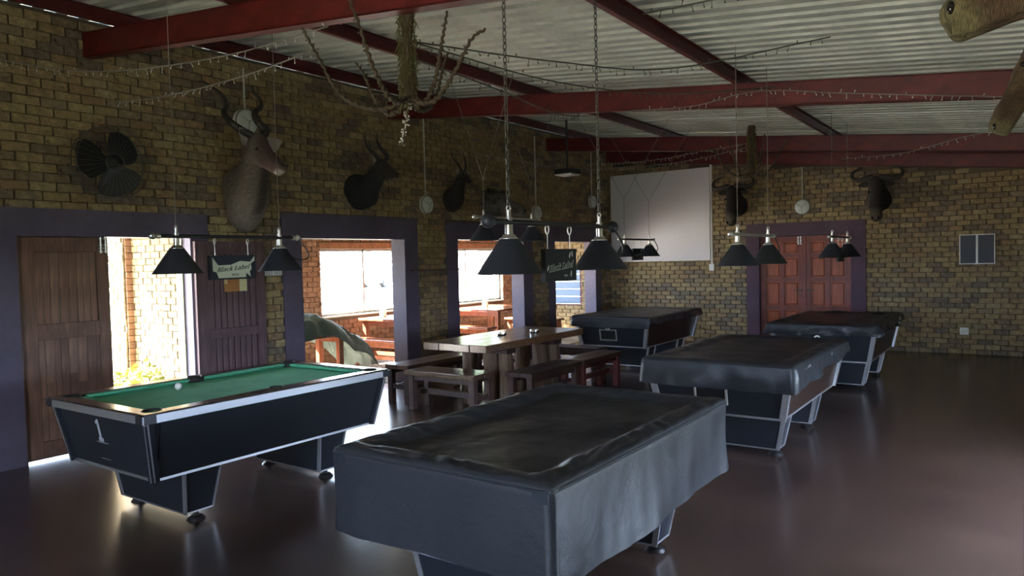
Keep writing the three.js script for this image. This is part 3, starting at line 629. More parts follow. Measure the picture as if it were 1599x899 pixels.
function makeLamp(label, x, z0, z1, rim, o = {}) { // shades at z0 (near) and z1 (far), their rims at height rim
  const bar = rim + 0.272, zc = (z0 + z1) / 2, t = thing('billiard_lamp', label, 'lamp', [x, bar, zc], 0, 'billiard lamps over the tables');
  const e = Math.abs(z0 - z1) / 2, end = e + 0.17;
  mesh('bar', cyl(0.014, 0.014, 2 * end, 0, 0, 0, Math.PI / 2), o.bar || M.black, t);
  for (const s of [-1, 1]) {
    const k = mesh('end_knob', [ball(o.knob || 0.026, 0, 0, s * (end + 0.01)), cyl(0.02, 0.02, 0.03, 0, 0, s * (end - 0.03), Math.PI / 2)], o.knobMat || M.chrome, t);
    const prof = [[0.045, -0.085], [0.05, -0.088], [0.055, -0.095], [0.172, -0.268], [0.176, -0.272], [0.172, -0.27], [0.052, -0.098], [0.042, -0.09]].map(([a, b]) => new THREE.Vector2(a, b));
    const sh = mesh('shade', new THREE.LatheGeometry(prof, 48).translate(0, 0, s * e), M.shade, t);
    mesh('collar', [cyl(0.03, 0.047, 0.025, 0, -0.078, s * e), cyl(0.021, 0.021, 0.06, 0, -0.045, s * e), torus(0.047, 0.005, 0, -0.088, s * e, Math.PI / 2)], M.chrome, sh);
    mesh('bulb', [ball(0.028, 0, -0.15, s * e), cyl(0.014, 0.014, 0.06, 0, -0.11, s * e)], M.bulb, sh);
    mesh('hanger', [cyl(0.012, 0.012, 0.05, 0, 0.036, s * e), cyl(0.019, 0.019, 0.02, 0, 0.015, s * e), torus(0.012, 0.0035, 0, 0.07, s * e)], M.chrome, t);
    if (!o.noFlex && s === (o.flexEnd || -1)) mesh('flex', tube([[0, 0.015, s * (end - 0.05)], [0.01, -0.01, s * (end + 0.0)], [0.03, -0.11, s * (end + 0.085)], [0.03, -0.165, s * (end + 0.095)], [0.02, -0.185, s * (end + 0.06)], [0.01, -0.17, s * (e + 0.10)]], 0.0065, 40, 7), M.cableDark, t);
  }
  if (o.sign) {
    const w = o.signW || 0.36, h = 0.185, sz = o.signZ || 0, turn = Math.PI / 2 + (o.signTurn || 0);
    const s = new THREE.Mesh(uvFix(new THREE.BoxGeometry(w, h, 0.03)), signMat(o.sign));
    s.name = 'sign_board'; s.position.set(0, -0.235, sz); s.rotation.y = turn; s.castShadow = s.receiveShadow = true; t.add(s);
    for (const d of [-1, 1]) mesh('hook', [tube([[0, 0.0, sz + d * w * 0.36], [0.012, -0.03, sz + d * w * 0.36], [0.0, -0.06, sz + d * w * 0.36], [-0.012, -0.03, sz + d * w * 0.36], [0, 0, sz + d * w * 0.36]], 0.004, 20, 6), rod([0, -0.06, sz + d * w * 0.36], [0, -0.145, sz + d * w * 0.36], 0.0022)], M.chrome, t);
  }
  for (const s of [-1, 1]) {
    const top = roofY(x) - bar - 0.004, z = s * e;
    if (o.chain) {
      const n = Math.floor((top - 0.075) / 0.034), links = [];
      for (let i = 0; i <= n; i++) links.push(place(new THREE.TorusGeometry(0.0125, 0.0035, 5, 10).scale(0.75, 1.65, 1), 0, 0.085 + i * 0.034, z, 0, (i % 2) * Math.PI / 2));
      mesh('chain', links, M.chain, t);
    } else if (o.vee) {
      const y = o.vee, dx = o.veeDx || 0.5;
      mesh('cord', [rod([0, 0.075, z], [0, y, z], 0.0035, 6), rod([0, y, z], [-dx, top + 0.104 * dx, z], 0.0035, 6), rod([0, y, z], [dx, top - 0.104 * dx, z], 0.0035, 6)], M.cable, t);
    } else mesh('cord', rod([0, 0.075, z], [0, top, z], 0.0032, 6), M.cable, t);
  }
  return t;
}
function uvFix(g) { return g; }
makeLamp('black twin shade lamp with pale beer sign above the green pool table', 2.12, 10.85, 9.955, 1.655, { sign: signPale, signW: 0.40, signZ: 0.0 });
makeLamp('largest black twin shade lamp, hung on chains with a dark beer sign', 4.95, 10.68, 9.69, 1.625, { sign: signDark, chain: true, signW: 0.34, signZ: 0.0, knob: 0.038, knobMat: M.shade });
makeLamp('black twin shade lamp with silver fittings hanging before the left wildebeest head', 5.12, 7.50, 6.58, 1.60, { bar: M.alu });
makeLamp('small looking black twin shade lamp in front of the white screen', 2.1, 3.56, 2.66, 1.70, { sign: signDark, vee: 0.62, veeDx: 0.75 });
makeLamp('black twin shade lamp seen nearly end on, before the red double door', 5.12, 3.70, 2.72, 1.625, { sign: signDark, flexEnd: 1 });
makeLamp('black twin shade lamp above the picnic table, behind the chain lamp', 2.0, 7.0, 6.0, 1.93, { noFlex: true, bar: M.alu, vee: 0.45, veeDx: 0.45 });

// ---------------------------------------------------------------- picnic table, benches, ashtrays
{
  const t = thing('picnic_table', 'heavy varnished plank table on rough bark trunks between the pool tables', 'table', [1.915, 0, 6.45]);
  const W = 0.92, L = 2.12, n = 4;
  for (let i = 0; i < n; i++) { const w = W / n; mesh('plank', rbox(w - 0.004, 0.085, L + rr(-0.03, 0.03), 0.008, -W / 2 + w * (i + 0.5), 0.728 + rr(-0.001, 0.001), rr(-0.012, 0.012)), i % 2 ? M.tableTop : M.tableTopB, t); }
  const bark = (x, z, r) => taperTube([[x, 0, z], [x + 0.01, 0.3, z], [x - 0.005, 0.69, z]], (q) => r * (1 + 0.12 * (1 - q)), 24, 28, (q, a) => 0.94 + 0.3 * Math.abs(N3(Math.cos(a * 6.283) * 5 + x * 9, q * 0.9, Math.sin(a * 6.283) * 5 + z)));
  for (const [x, z, r] of [[0.12, 0.52, 0.095], [0.31, 0.5, 0.08], [-0.2, 0.55, 0.07], [0.14, -0.5, 0.10], [-0.15, -0.5, 0.09], [0.32, -0.54, 0.07]]) mesh('trunk_leg', bark(x, z, r), M.bark, t);
  for (const b of [-1, 1]) mesh('stretcher', span(-0.4, 0.4, 0.62, 0.686, b * 0.51 - 0.09, b * 0.51 + 0.09), M.benchLeg, t);
}
function bench(label, x0, x1, z0, z1, h, top, leg, live) {
  const w = x1 - x0, l = z1 - z0, cx = (x0 + x1) / 2, cz = (z0 + z1) / 2, t = thing('bench', label, 'bench', [cx, 0, cz], 0, 'wooden benches around the picnic table');
  const along = l > w, n = 2, th = 0.055;
  for (let i = 0; i < n; i++) {
    const a = along ? w / n : l / n, g = along ? rbox(a - 0.004, th, l, 0.008, -w / 2 + a * (i + 0.5), h - th / 2, 0) : rbox(w, th, a - 0.004, 0.008, 0, h - th / 2, -l / 2 + a * (i + 0.5));
    mesh('plank', g, top, t);
  }
  if (live) mesh('bark_edge', taperTube(Array.from({ length: 9 }, (_, i) => [-w / 2 + w * i / 8, h - 0.035 + rr(-0.006, 0.006), l / 2 + 0.004]), () => 0.028, 40, 10, (q, a) => 0.8 + 0.5 * Math.abs(N3(q * 14, a * 4, 3))), M.bark, t);
  const ix = w / 2 - 0.055, iz = l / 2 - 0.055, s = 0.036;
  for (const a of [-1, 1]) for (const b of [-1, 1]) mesh('leg', rbox(2 * s, h - th, 2 * s, 0.006, a * ix, (h - th) / 2, b * iz, 0, rr(-0.05, 0.05)), leg, t);
  if (along) { for (const b of [-1, 1]) mesh('stretcher', span(-ix, ix, 0.16, 0.22, b * iz - 0.02, b * iz + 0.02), leg, t); mesh('stretcher', span(-0.025, 0.025, 0.17, 0.23, -iz, iz), leg, t); }
  else { for (const a of [-1, 1]) mesh('stretcher', span(a * ix - 0.02, a * ix + 0.02, 0.16, 0.22, -iz, iz), leg, t); mesh('stretcher', span(-ix, ix, 0.17, 0.23, -0.025, 0.025), leg, t); }
  for (const q of [-1, 1]) mesh('apron', along ? span(q * ix - 0.015, q * ix + 0.015, h - th - 0.06, h - th, -iz, iz) : span(-ix, ix, h - th - 0.06, h - th, q * iz - 0.015, q * iz + 0.015), leg, t);
  return t;
}
bench('long reddish bench on the window side of the picnic table, nearer end', 0.74, 1.12, 6.06, 7.42, 0.46, M.benchTop, M.benchLeg);
bench('live edged bench across the near end of the picnic table', 1.31, 2.31, 7.28, 7.66, 0.46, M.benchTop, M.benchLeg, true);
bench('dark bench with cracked planks along the room side of the picnic table', 2.42, 2.78, 6.17, 7.24, 0.455, M.benchLeg, M.benchLeg);
bench('bench with dark red legs beside the short covered pool table', 2.43, 2.79, 5.1, 6.12, 0.46, M.benchTop, M.benchLegRed);
bench('grey brown bench across the far end of the picnic table', 1.5, 2.38, 4.72, 5.06, 0.46, M.benchLeg, M.benchLeg);
bench('bench on the window side of the picnic table, farther end', 0.74, 1.1, 4.82, 6.0, 0.46, M.benchTop, M.benchLeg);
function ashtray(x, z, label) {
  const t = thing('ashtray', label, 'ashtray', [x, 0.7705, z], 0, 'glass ashtrays on the picnic table');
  const p = [[0, 0.006], [0.035, 0.006], [0.042, 0.014], [0.046, 0.042], [0.054, 0.044], [0.056, 0.0], [0, 0]].map(([a, b]) => new THREE.Vector2(a, b));
  mesh('bowl', new THREE.LatheGeometry(p, 28), M.ashGlass, t);
  mesh('rest', [0, 2.1, 4.2].map((a) => rbox(0.016, 0.01, 0.02, 0.003, 0.05 * Math.cos(a), 0.046, 0.05 * Math.sin(a), 0, -a)), M.ashGlass, t);
}
ashtray(1.89, 6.55, 'clear glass ashtray at the middle of the picnic table');
ashtray(2.1, 6.15, 'clear glass ashtray near the far right edge of the picnic table');

// ---------------------------------------------------------------- mounted heads: one continuous body per animal, horns and ears on it
function body(caps, cell, color, k = 0.05) {
  const lo = V(9, 9, 9), hi = V(-9, -9, -9);
  for (const c of caps) for (const [p, r] of [[c[0], c[2]], [c[1], c[3]]]) { const q = V(...p); lo.min(q.clone().subScalar(r + 0.04)); hi.max(q.clone().addScalar(r + 0.04)); }
  const half = Math.max(hi.x - lo.x, hi.y - lo.y, hi.z - lo.z) / 2, mid = lo.clone().add(hi).multiplyScalar(0.5), n = Math.min(110, Math.ceil(2 * half / cell) + 4);
  const mc = new MarchingCubes(n, new THREE.MeshBasicMaterial(), false, false, 160000);
  mc.isolation = 0;
  const p = V(), ab = V(), ap = V(), h = n / 2;
  const C = caps.map((c) => ({ a: V(...c[0]), d: V(...c[1]).sub(V(...c[0])), r0: c[2], r1: c[3] }));
  for (let z = 0; z < n; z++) for (let y = 0; y < n; y++) for (let x = 0; x < n; x++) {
    p.set((x - h) / h * half + mid.x, (y - h) / h * half + mid.y, (z - h) / h * half + mid.z);
    let s = 0;
    for (const c of C) { ap.copy(p).sub(c.a); const t = clamp(ap.dot(c.d) / c.d.lengthSq(), 0, 1); s += Math.exp(-(ap.addScaledVector(c.d, -t).length() - lerp(c.r0, c.r1, t)) / k * 2.2); }
    let d = -Math.log(s + 1e-30) * k / 2.2;
    d = Math.max(d, -p.z - 0.001);             // flat where it meets the wall
    mc.field[x + y * n + z * n * n] = -d;
  }
  mc.update();
  const cnt = mc.count ?? mc.geometry.drawRange.count, g = new THREE.BufferGeometry(), pos = new Float32Array(cnt * 3), col = new Float32Array(cnt * 3);
  for (let i = 0; i < cnt; i++) {
    const x = mc.positionArray[3 * i] * half + mid.x, y = mc.positionArray[3 * i + 1] * half + mid.y, z = mc.positionArray[3 * i + 2] * half + mid.z;
    pos.set([x, y, z], 3 * i); col.set(color(x, y, z), 3 * i);
  }
  g.setAttribute('position', new THREE.BufferAttribute(pos, 3));
  g.setAttribute('color', new THREE.BufferAttribute(col, 3));
  let m = mergeVertices(g, 1e-5); m.computeVertexNormals(); m = m.toNonIndexed();
  return uvMetres(m);
}
function earShape(len, wid, cup) { // a cupped leaf along +y, hollow towards +z
  const nu = 14, nv = 10, P = [], idx = [], W = (t) => wid * (Math.pow(Math.sin(Math.PI * Math.pow(t * 0.97 + 0.03, 0.7)), 0.85) + 0.3 * Math.pow(1 - t, 3));
  for (const side of [0, 1]) for (let i = 0; i <= nu; i++) for (let j = 0; j <= nv; j++) { const t = i / nu, q = j / nv * 2 - 1; P.push(q * W(t), t * len, -cup * 2.2 * (1 - q * q) * Math.min(1, W(t) / wid * 1.4) - (side ? 0.008 * (1 - q * q) : 0)); }
  const n = (nu + 1) * (nv + 1);
  for (const side of [0, 1]) for (let i = 0; i < nu; i++) for (let j = 0; j < nv; j++) { const k = side * n + i * (nv + 1) + j, l = k + nv + 1; if (side) idx.push(k, l, k + 1, k + 1, l, l + 1); else idx.push(k, k + 1, l, k + 1, l + 1, l); }
  const g = new THREE.BufferGeometry(); g.setAttribute('position', new THREE.Float32BufferAttribute(P, 3)); g.setIndex(idx); g.computeVertexNormals();
  return g;
}
function aim(g, at, dir, roll = 0) { // turn +y to dir with the hollow towards the room, move to at
  g.rotateY(roll);
  const y = V(...dir).normalize(), x = y.clone().cross(V(0, 0, 1)).normalize(), z = x.clone().cross(y);
  g.applyMatrix4(new THREE.Matrix4().makeBasis(x, y, z));
  return g.translate(...at);
}
function trophy(name, label, pos, turn, o) {
  const t = thing(name, label, 'trophy head', pos, turn, o.group);
  const b = mesh('head_and_neck', body(o.caps, o.cell || 0.014, o.color, o.k), M.fur, t);
  for (const h of o.horns || []) mesh('horn', taperTube(h.pts, (q) => lerp(h.r, h.r * 0.18, Math.pow(q, 1.3)), 60, 12, h.ring ? (q, a) => 1 + h.ring * Math.sin(q * h.turns * 6.283 + a * 6.283 * (h.twist || 0)) : null), M.horn, t);
  for (const [at, dir, len, wid, roll] of o.ears || []) mesh('ear', aim(earShape(len, wid, wid * 0.25), at, dir, roll), o.earMat || M.ear, t);
  for (const at of o.eyes || []) mesh('eye', ball(o.eyeR || 0.017, ...at), M.eye, t);
  for (const [at, s] of o.nostrils || []) mesh('nostril', ball(s, ...at, 0.8, 1.3, 0.7), M.eye, t);
  return t;
}
const mixc = (a, b, t) => a.map((v, i) => lerp(v, b[i], clamp(t, 0, 1)));
const dist = (x, y, z, p) => Math.hypot(x - p[0], y - p[1], z - p[2]);
trophy('kudu_head', 'large grey brown spiral horned antelope head mounted above the batten door', [0.027, 2.7, 8.85], Math.PI / 2, {
  caps: [[[0, -0.4, 0.05], [0, -0.15, 0.10], 0.20, 0.26], [[0.02, -0.52, 0.06], [0.01, -0.3, 0.14], 0.10, 0.20], [[-0.03, -0.2, 0.2], [-0.08, 0.2, 0.42], 0.2, 0.115], [[-0.09, 0.2, 0.40], [-0.10, 0.31, 0.47], 0.11, 0.08], [[-0.10, 0.29, 0.49], [-0.075, 0.10, 0.66], 0.088, 0.056], [[-0.07, 0.10, 0.66], [-0.045, 0.01, 0.80], 0.054, 0.046], [[-0.11, 0.13, 0.5], [-0.06, -0.03, 0.75], 0.065, 0.034]],
  color: (x, y, z) => { const c = mixc([0.21, 0.18, 0.15], [0.30, 0.275, 0.24], smooth(y, -0.1, -0.5)); const dark = mixc(c, [0.06, 0.045, 0.038], smooth(0.10 - Math.abs(x + 0.0), 0.0, 0.08) * smooth(z, 0.2, 0.34) * (1 - smooth(y, 0.02, 0.14)) * 0.8); const face = mixc(dark, [0.13, 0.085, 0.075], smooth(z, 0.5, 0.6)); return mixc(face, [0.55, 0.5, 0.45], smooth(0.08 - dist(x, y, z, [-0.05, -0.045, 0.77]), 0.0, 0.03)); },
  horns: [{ pts: [[-0.16, 0.37, 0.45], [-0.27, 0.42, 0.43], [-0.36, 0.50, 0.38], [-0.37, 0.60, 0.30], [-0.33, 0.68, 0.29], [-0.36, 0.77, 0.28], [-0.47, 0.86, 0.24], [-0.54, 0.91, 0.2]], r: 0.042, ring: 0.1, turns: 26, twist: 1 }, { pts: [[-0.02, 0.38, 0.45], [0.02, 0.44, 0.46], [-0.05, 0.53, 0.42], [-0.03, 0.64, 0.34], [0.07, 0.72, 0.32], [0.08, 0.80, 0.30], [0.03, 0.88, 0.26], [0.06, 0.97, 0.2]], r: 0.042, ring: 0.1, turns: 26, twist: 1 }],
  ears: [[[-0.19, 0.27, 0.46], [-0.62, 0.8, 0.1], 0.21, 0.075, 0], [[-0.01, 0.26, 0.47], [0.9, 0.38, 0.05], 0.24, 0.08, 0]], eyes: [[-0.168, 0.215, 0.55], [-0.02, 0.215, 0.55]], nostrils: [[[-0.07, 0.03, 0.84], 0.011], [[-0.015, 0.03, 0.843], 0.011]], eyeR: 0.02,
});
trophy('nyala_head', 'nearly black antelope head mounted over the second wall opening', [0.027, 2.65, 7.15], Math.PI / 2, {
  caps: [[[0, 0.0, 0.04], [0, -0.05, 0.12], 0.20, 0.17], [[0.0, -0.13, 0.08], [0.02, -0.1, 0.2], 0.13, 0.13], [[0.02, -0.02, 0.18], [0.04, 0.2, 0.40], 0.155, 0.10], [[0.05, 0.28, 0.44], [0.06, 0.17, 0.6], 0.085, 0.055], [[0.06, 0.16, 0.6], [0.07, 0.13, 0.66], 0.05, 0.042]],
  color: (x, y, z) => mixc(mixc([0.028, 0.03, 0.036], [0.07, 0.055, 0.05], smooth(z, 0.4, 0.55)), [0.4, 0.37, 0.33], smooth(0.05 - dist(x, y, z, [0.07, 0.09, 0.66]), 0.0, 0.03)), earMat: M.ear,
  horns: [{ pts: [[0.02, 0.35, 0.43], [-0.06, 0.42, 0.43], [-0.14, 0.5, 0.4], [-0.13, 0.6, 0.35], [-0.08, 0.70, 0.3]], r: 0.03, ring: 0.05, turns: 12, twist: 1 }, { pts: [[0.10, 0.35, 0.46], [0.13, 0.40, 0.47], [0.07, 0.5, 0.42], [0.06, 0.6, 0.37], [0.10, 0.71, 0.33]], r: 0.03, ring: 0.05, turns: 12, twist: 1 }],
  ears: [[[-0.02, 0.28, 0.42], [-0.5, 0.9, 0.1], 0.13, 0.04, 0.3], [[0.12, 0.28, 0.42], [0.7, 0.6, 0.0], 0.13, 0.04, -0.3]], eyes: [[-0.02, 0.25, 0.5], [0.125, 0.25, 0.5]], nostrils: [[[0.045, 0.15, 0.70], 0.008], [[0.09, 0.15, 0.70], 0.008]],
});
trophy('impala_head', 'slender dark antelope head with upright horns right of the round wall lamp', [0.027, 2.65, 5.27], Math.PI / 2, {
  caps: [[[0, -0.02, 0.03], [0, -0.06, 0.1], 0.14, 0.13], [[0, -0.12, 0.06], [0, 0.0, 0.14], 0.09, 0.12], [[0, 0.02, 0.13], [-0.04, 0.28, 0.30], 0.115, 0.07], [[-0.05, 0.33, 0.33], [-0.06, 0.21, 0.45], 0.062, 0.036]],
  color: (x, y, z) => mixc([0.05, 0.043, 0.045], [0.16, 0.14, 0.12], smooth(y, 0.25, 0.36) * 0.5), earMat: M.ear,
  horns: [{ pts: [[-0.08, 0.38, 0.33], [-0.11, 0.46, 0.30], [-0.17, 0.56, 0.25], [-0.2, 0.64, 0.25]], r: 0.018, ring: 0.1, turns: 14 }, { pts: [[0.0, 0.38, 0.33], [0.06, 0.46, 0.30], [0.1, 0.58, 0.25], [0.06, 0.68, 0.25]], r: 0.018, ring: 0.1, turns: 14 }],
  ears: [[[-0.11, 0.33, 0.32], [-0.9, 0.5, 0], 0.12, 0.035, 0.2], [[0.01, 0.33, 0.32], [0.9, 0.4, 0], 0.12, 0.035, -0.2]], eyes: [[-0.105, 0.32, 0.38], [0.0, 0.32, 0.38]], eyeR: 0.013, nostrils: [[[-0.075, 0.205, 0.487], 0.006], [[-0.045, 0.205, 0.487], 0.006]],
});
trophy('warthog_head', 'broad grey tusked animal head mounted low, partly behind the lamps', [0.027, 2.62, 4.25], Math.PI / 2, {
  caps: [[[0, 0.02, 0.04], [0, -0.02, 0.15], 0.22, 0.19], [[0, -0.03, 0.2], [0.06, -0.1, 0.38], 0.17, 0.12], [[0.06, -0.1, 0.4], [0.1, -0.15, 0.55], 0.105, 0.085]],
  color: (x, y, z) => mixc([0.17, 0.16, 0.15], [0.09, 0.085, 0.08], smooth(N3(x * 9, y * 9, z * 9), 0, 0.5)), earMat: M.earDark,
  horns: [], ears: [[[-0.16, 0.12, 0.14], [-0.6, 0.7, 0.2], 0.14, 0.055, 0.2], [[0.14, 0.12, 0.14], [0.7, 0.7, 0.2], 0.14, 0.055, -0.2]], eyes: [[-0.13, 0.05, 0.3], [0.13, 0.04, 0.32]], nostrils: [[[0.08, -0.15, 0.635], 0.014], [[0.13, -0.15, 0.63], 0.014]],
});
{
  const wb = (pos, turn, label, s) => trophy('wildebeest_head', label, pos, turn, {
    group: 'dark horned heads on the back wall',
    caps: [[[0, 0.0, 0.03], [0, 0.02, 0.1], 0.19, 0.17], [[0, 0.06, 0.1], [0, 0.22, 0.26], 0.16, 0.12], [[0, 0.27, 0.28], [0.01, -0.12, 0.42], 0.108, 0.082], [[0.01, -0.12, 0.42], [0.015, -0.29, 0.43], 0.085, 0.088], [[0, -0.05, 0.2], [0.01, -0.22, 0.36], 0.12, 0.06]],
    color: (x, y, z) => mixc(mixc([0.036, 0.03, 0.026], [0.15, 0.125, 0.09], smooth(y, -0.12, -0.24) * 0.9 + s * smooth(-x, 0.05, 0.15) * 0.5), [0.02, 0.018, 0.016], smooth(0.05 - dist(x, y, z, [0.02, -0.36, 0.47]), 0, 0.03)),
    horns: [-1, 1].map((q) => ({ pts: [[q * 0.05, 0.36, 0.32], [q * 0.14, 0.35, 0.33], [q * 0.27, 0.33, 0.3], [q * 0.37, 0.38, 0.27], [q * 0.37, 0.46, 0.25], [q * 0.29, 0.52, 0.22], [q * 0.22, 0.54, 0.2]], r: 0.05 })),
    ears: [-1, 1].map((q) => [[q * 0.12, 0.26, 0.27], [q, -0.15, 0.1], 0.17, 0.045, 0.3 * q]), earMat: M.earDark, eyes: [[-0.105, 0.12, 0.37], [0.115, 0.12, 0.37]], nostrils: [[[-0.03, -0.32, 0.51], 0.018], [[0.06, -0.32, 0.51], 0.018]],
  });
  wb([2.72, 2.6, 0.027], 0, 'dark shaggy horned head between the white screen and the double door', 0.0);
  wb([5.13, 2.56, 0.027], 0.0, 'dark shaggy horned head with grey side, right of the double door', 1.0);
}
{ // two heads on the right wall, reaching into the picture
  const head = (pos, label, poll, muz, sz) => {
    const d = V(...muz).sub(V(...poll)), n = V(0, d.z, -d.y).normalize(), at = (q, up, side = 0) => { const c = V(...poll).addScaledVector(d, q).addScaledVector(n, up * sz); return [c.x + side * sz, c.y, c.z]; };
    trophy('antelope_head', label, pos, -Math.PI / 2, {
      group: 'brown long muzzled heads reaching in at the upper right', cell: 0.009, k: 0.024,
      caps: [[[0, -0.2, 0.04], [0, -0.12, 0.15], 0.2, 0.18], [[0, -0.12, 0.15], at(-0.05, -0.07), 0.17, 0.11], [at(0, 0), at(0.35, 0.0), 0.09 * sz, 0.075 * sz], [at(0.35, 0), at(0.8, 0.008), 0.072 * sz, 0.05 * sz], [at(0.8, 0.008), at(0.97, 0.012), 0.05 * sz, 0.042 * sz],
        [at(0.9, 0.012, -0.026), at(0.99, 0.0, -0.024), 0.034 * sz, 0.03 * sz], [at(0.9, 0.012, 0.026), at(0.99, 0.0, 0.024), 0.034 * sz, 0.03 * sz], [at(0.05, -0.085), at(0.55, -0.06), 0.062 * sz, 0.042 * sz], [at(0.55, -0.055), at(1.0, -0.045), 0.036 * sz, 0.03 * sz], [at(0.22, 0.035, -0.06), at(0.3, 0.03, -0.055), 0.035 * sz, 0.03 * sz], [at(0.22, 0.035, 0.06), at(0.3, 0.03, 0.055), 0.035 * sz, 0.03 * sz]],
      color: (x, y, z) => { const m = at(1.03, -0.01), near = smooth(dist(x, y, z, m), 0.11 * sz, 0.05 * sz), side = smooth(fbm(x * 9, y * 9, z * 9), -0.3, 0.6); return mixc(mixc([0.075, 0.045, 0.022], [0.125, 0.085, 0.04], side), [0.20, 0.19, 0.085], near * 0.8); },
      ears: [-1, 1].map((q) => [[poll[0] + q * 0.08, poll[1] + 0.04, poll[2] - 0.05], [q * 0.8, 0.5, -0.3], 0.19, 0.05, 0]), earMat: M.earDark,
      eyes: [at(0.27, 0.04, -0.085), at(0.27, 0.04, 0.085)], eyeR: 0.017 * sz, nostrils: [[at(1.0, 0.016, -0.05), 0.015 * sz], [at(1.0, 0.016, 0.05), 0.015 * sz]],
    });
  };
  head([RIGHT - 0.016, 2.475, 11.28], 'brown long muzzled animal head, the nearer one at the top right', [0.0, 0.04, 0.60], [0.05, -0.115, 1.0], 1);
  head([RIGHT - 0.016, 2.5, 9.05], 'brown long muzzled animal head, the lower one at the right edge', [0.0, 0.24, 0.76], [0.05, -0.165, 0.955], 0.84);
}

// ---------------------------------------------------------------- things on the walls
{ // wall fan
  const t = thing('wall_fan', 'large dark three bladed wall fan in a wire ring over the closed door', 'fan', [0.014, 2.67, 10.38], Math.PI / 2);
  mesh('bracket', [rbox(0.12, 0.2, 0.02, 0.005, -0.12, 0.03, 0.01), rod([-0.12, 0.03, 0.02], [0, 0, 0.16], 0.016), cyl(0.075, 0.085, 0.16, 0, 0, 0.16, Math.PI / 2)], M.black, t);
  mesh('hub', [cyl(0.05, 0.06, 0.06, 0, 0, 0.27, Math.PI / 2), torus(0.042, 0.005, 0, 0, 0.302)], M.cableDark, t);
  for (let i = 0; i < 3; i++) {
    const a0 = -1.1 + i * 2.094, s = new THREE.Shape();
    s.moveTo(0.03, -0.025); s.bezierCurveTo(0.08, -0.17, 0.2, -0.25, 0.27, -0.15); s.bezierCurveTo(0.33, -0.02, 0.30, 0.12, 0.2, 0.17); s.bezierCurveTo(0.12, 0.14, 0.06, 0.06, 0.03, 0.025);
    const g = extrude(s, 0.004), p = g.attributes.position;
    for (let j = 0; j < p.count; j++) p.setZ(j, p.getZ(j) + p.getY(j) * 0.35 * smooth(Math.hypot(p.getX(j), p.getY(j)), 0.03, 0.12));
    g.computeVertexNormals();
    mesh('blade', g.rotateZ(a0).translate(0, 0, 0.27), M.black, t);
  }
  const ring = [torus(0.325, 0.006, 0, 0, 0.22, 0, 0, 0, 48), torus(0.325, 0.004, 0, 0, 0.34, 0, 0, 0, 48), torus(0.08, 0.003, 0, 0, 0.355)];
  for (let i = 0; i < 36; i++) { const a = i * Math.PI / 18, c = Math.cos(a), s = Math.sin(a); ring.push(tube([[c * 0.08, s * 0.08, 0.355], [c * 0.25, s * 0.25, 0.365], [c * 0.325, s * 0.325, 0.34], [c * 0.325, s * 0.325, 0.22], [c * 0.2, s * 0.2, 0.17], [c * 0.075, s * 0.075, 0.17]], 0.0014, 14, 4)); }
  mesh('guard', ring, M.chain, t).userData.kind = 'stuff';
}
function roundLamp(label, pos, turn, r, up, cap) {
  const t = thing('wall_lamp', label, 'wall lamp', pos, turn, 'round bulkhead wall lamps');
  mesh('lamp_body', cyl(r, r * 1.03, 0.05, 0, 0, 0.025, Math.PI / 2, 0, 0, 40), M.conduit, t);
  mesh('diffuser', place(new THREE.SphereGeometry(r * 0.93, 32, 12, 0, 6.2832, 0, Math.PI / 2).scale(1, 0.32, 1), 0, 0, 0.05, Math.PI / 2), M.lampGlass, t);
  mesh('guard', [torus(r * 0.96, 0.006, 0, 0, 0.052, 0, 0, 0, 40), ...[0.52, 2.62, 4.71].map((a) => tube([[0, 0, 0.052 + r * 0.31], [Math.cos(a) * r * 0.55, Math.sin(a) * r * 0.55, 0.052 + r * 0.25], [Math.cos(a) * r * 0.95, Math.sin(a) * r * 0.95, 0.054]], 0.003, 10, 5))], M.cable, t);
  if (up) mesh('conduit', [rod([0, r, 0.016], [0, up, 0.016], 0.011), ...[0.3, 0.7].map((q) => box(0.035, 0.012, 0.02, 0, lerp(r, up, q), 0.012))], M.conduit, t);
}
roundLamp('round pale wall lamp between the second and third wall openings', [0.012, 2.525, 5.79], Math.PI / 2, 0.13, 1.35);
roundLamp('round pale wall lamp peeping out behind the chain lamp', [0.012, 2.525, 2.86], Math.PI / 2, 0.13, 1.35);
roundLamp('round pale wall lamp on the left wall nearest the screen corner', [0.012, 2.82, 0.8], Math.PI / 2, 0.13, 1.0);
roundLamp('pale round wall lamp behind the spiral horned antelope head', [0.012, 3.30, 8.76], Math.PI / 2, 0.145, 0.6);
roundLamp('round pale wall lamp above the red double door', [3.885, 2.52, 0.012], 0, 0.14, 0.71);
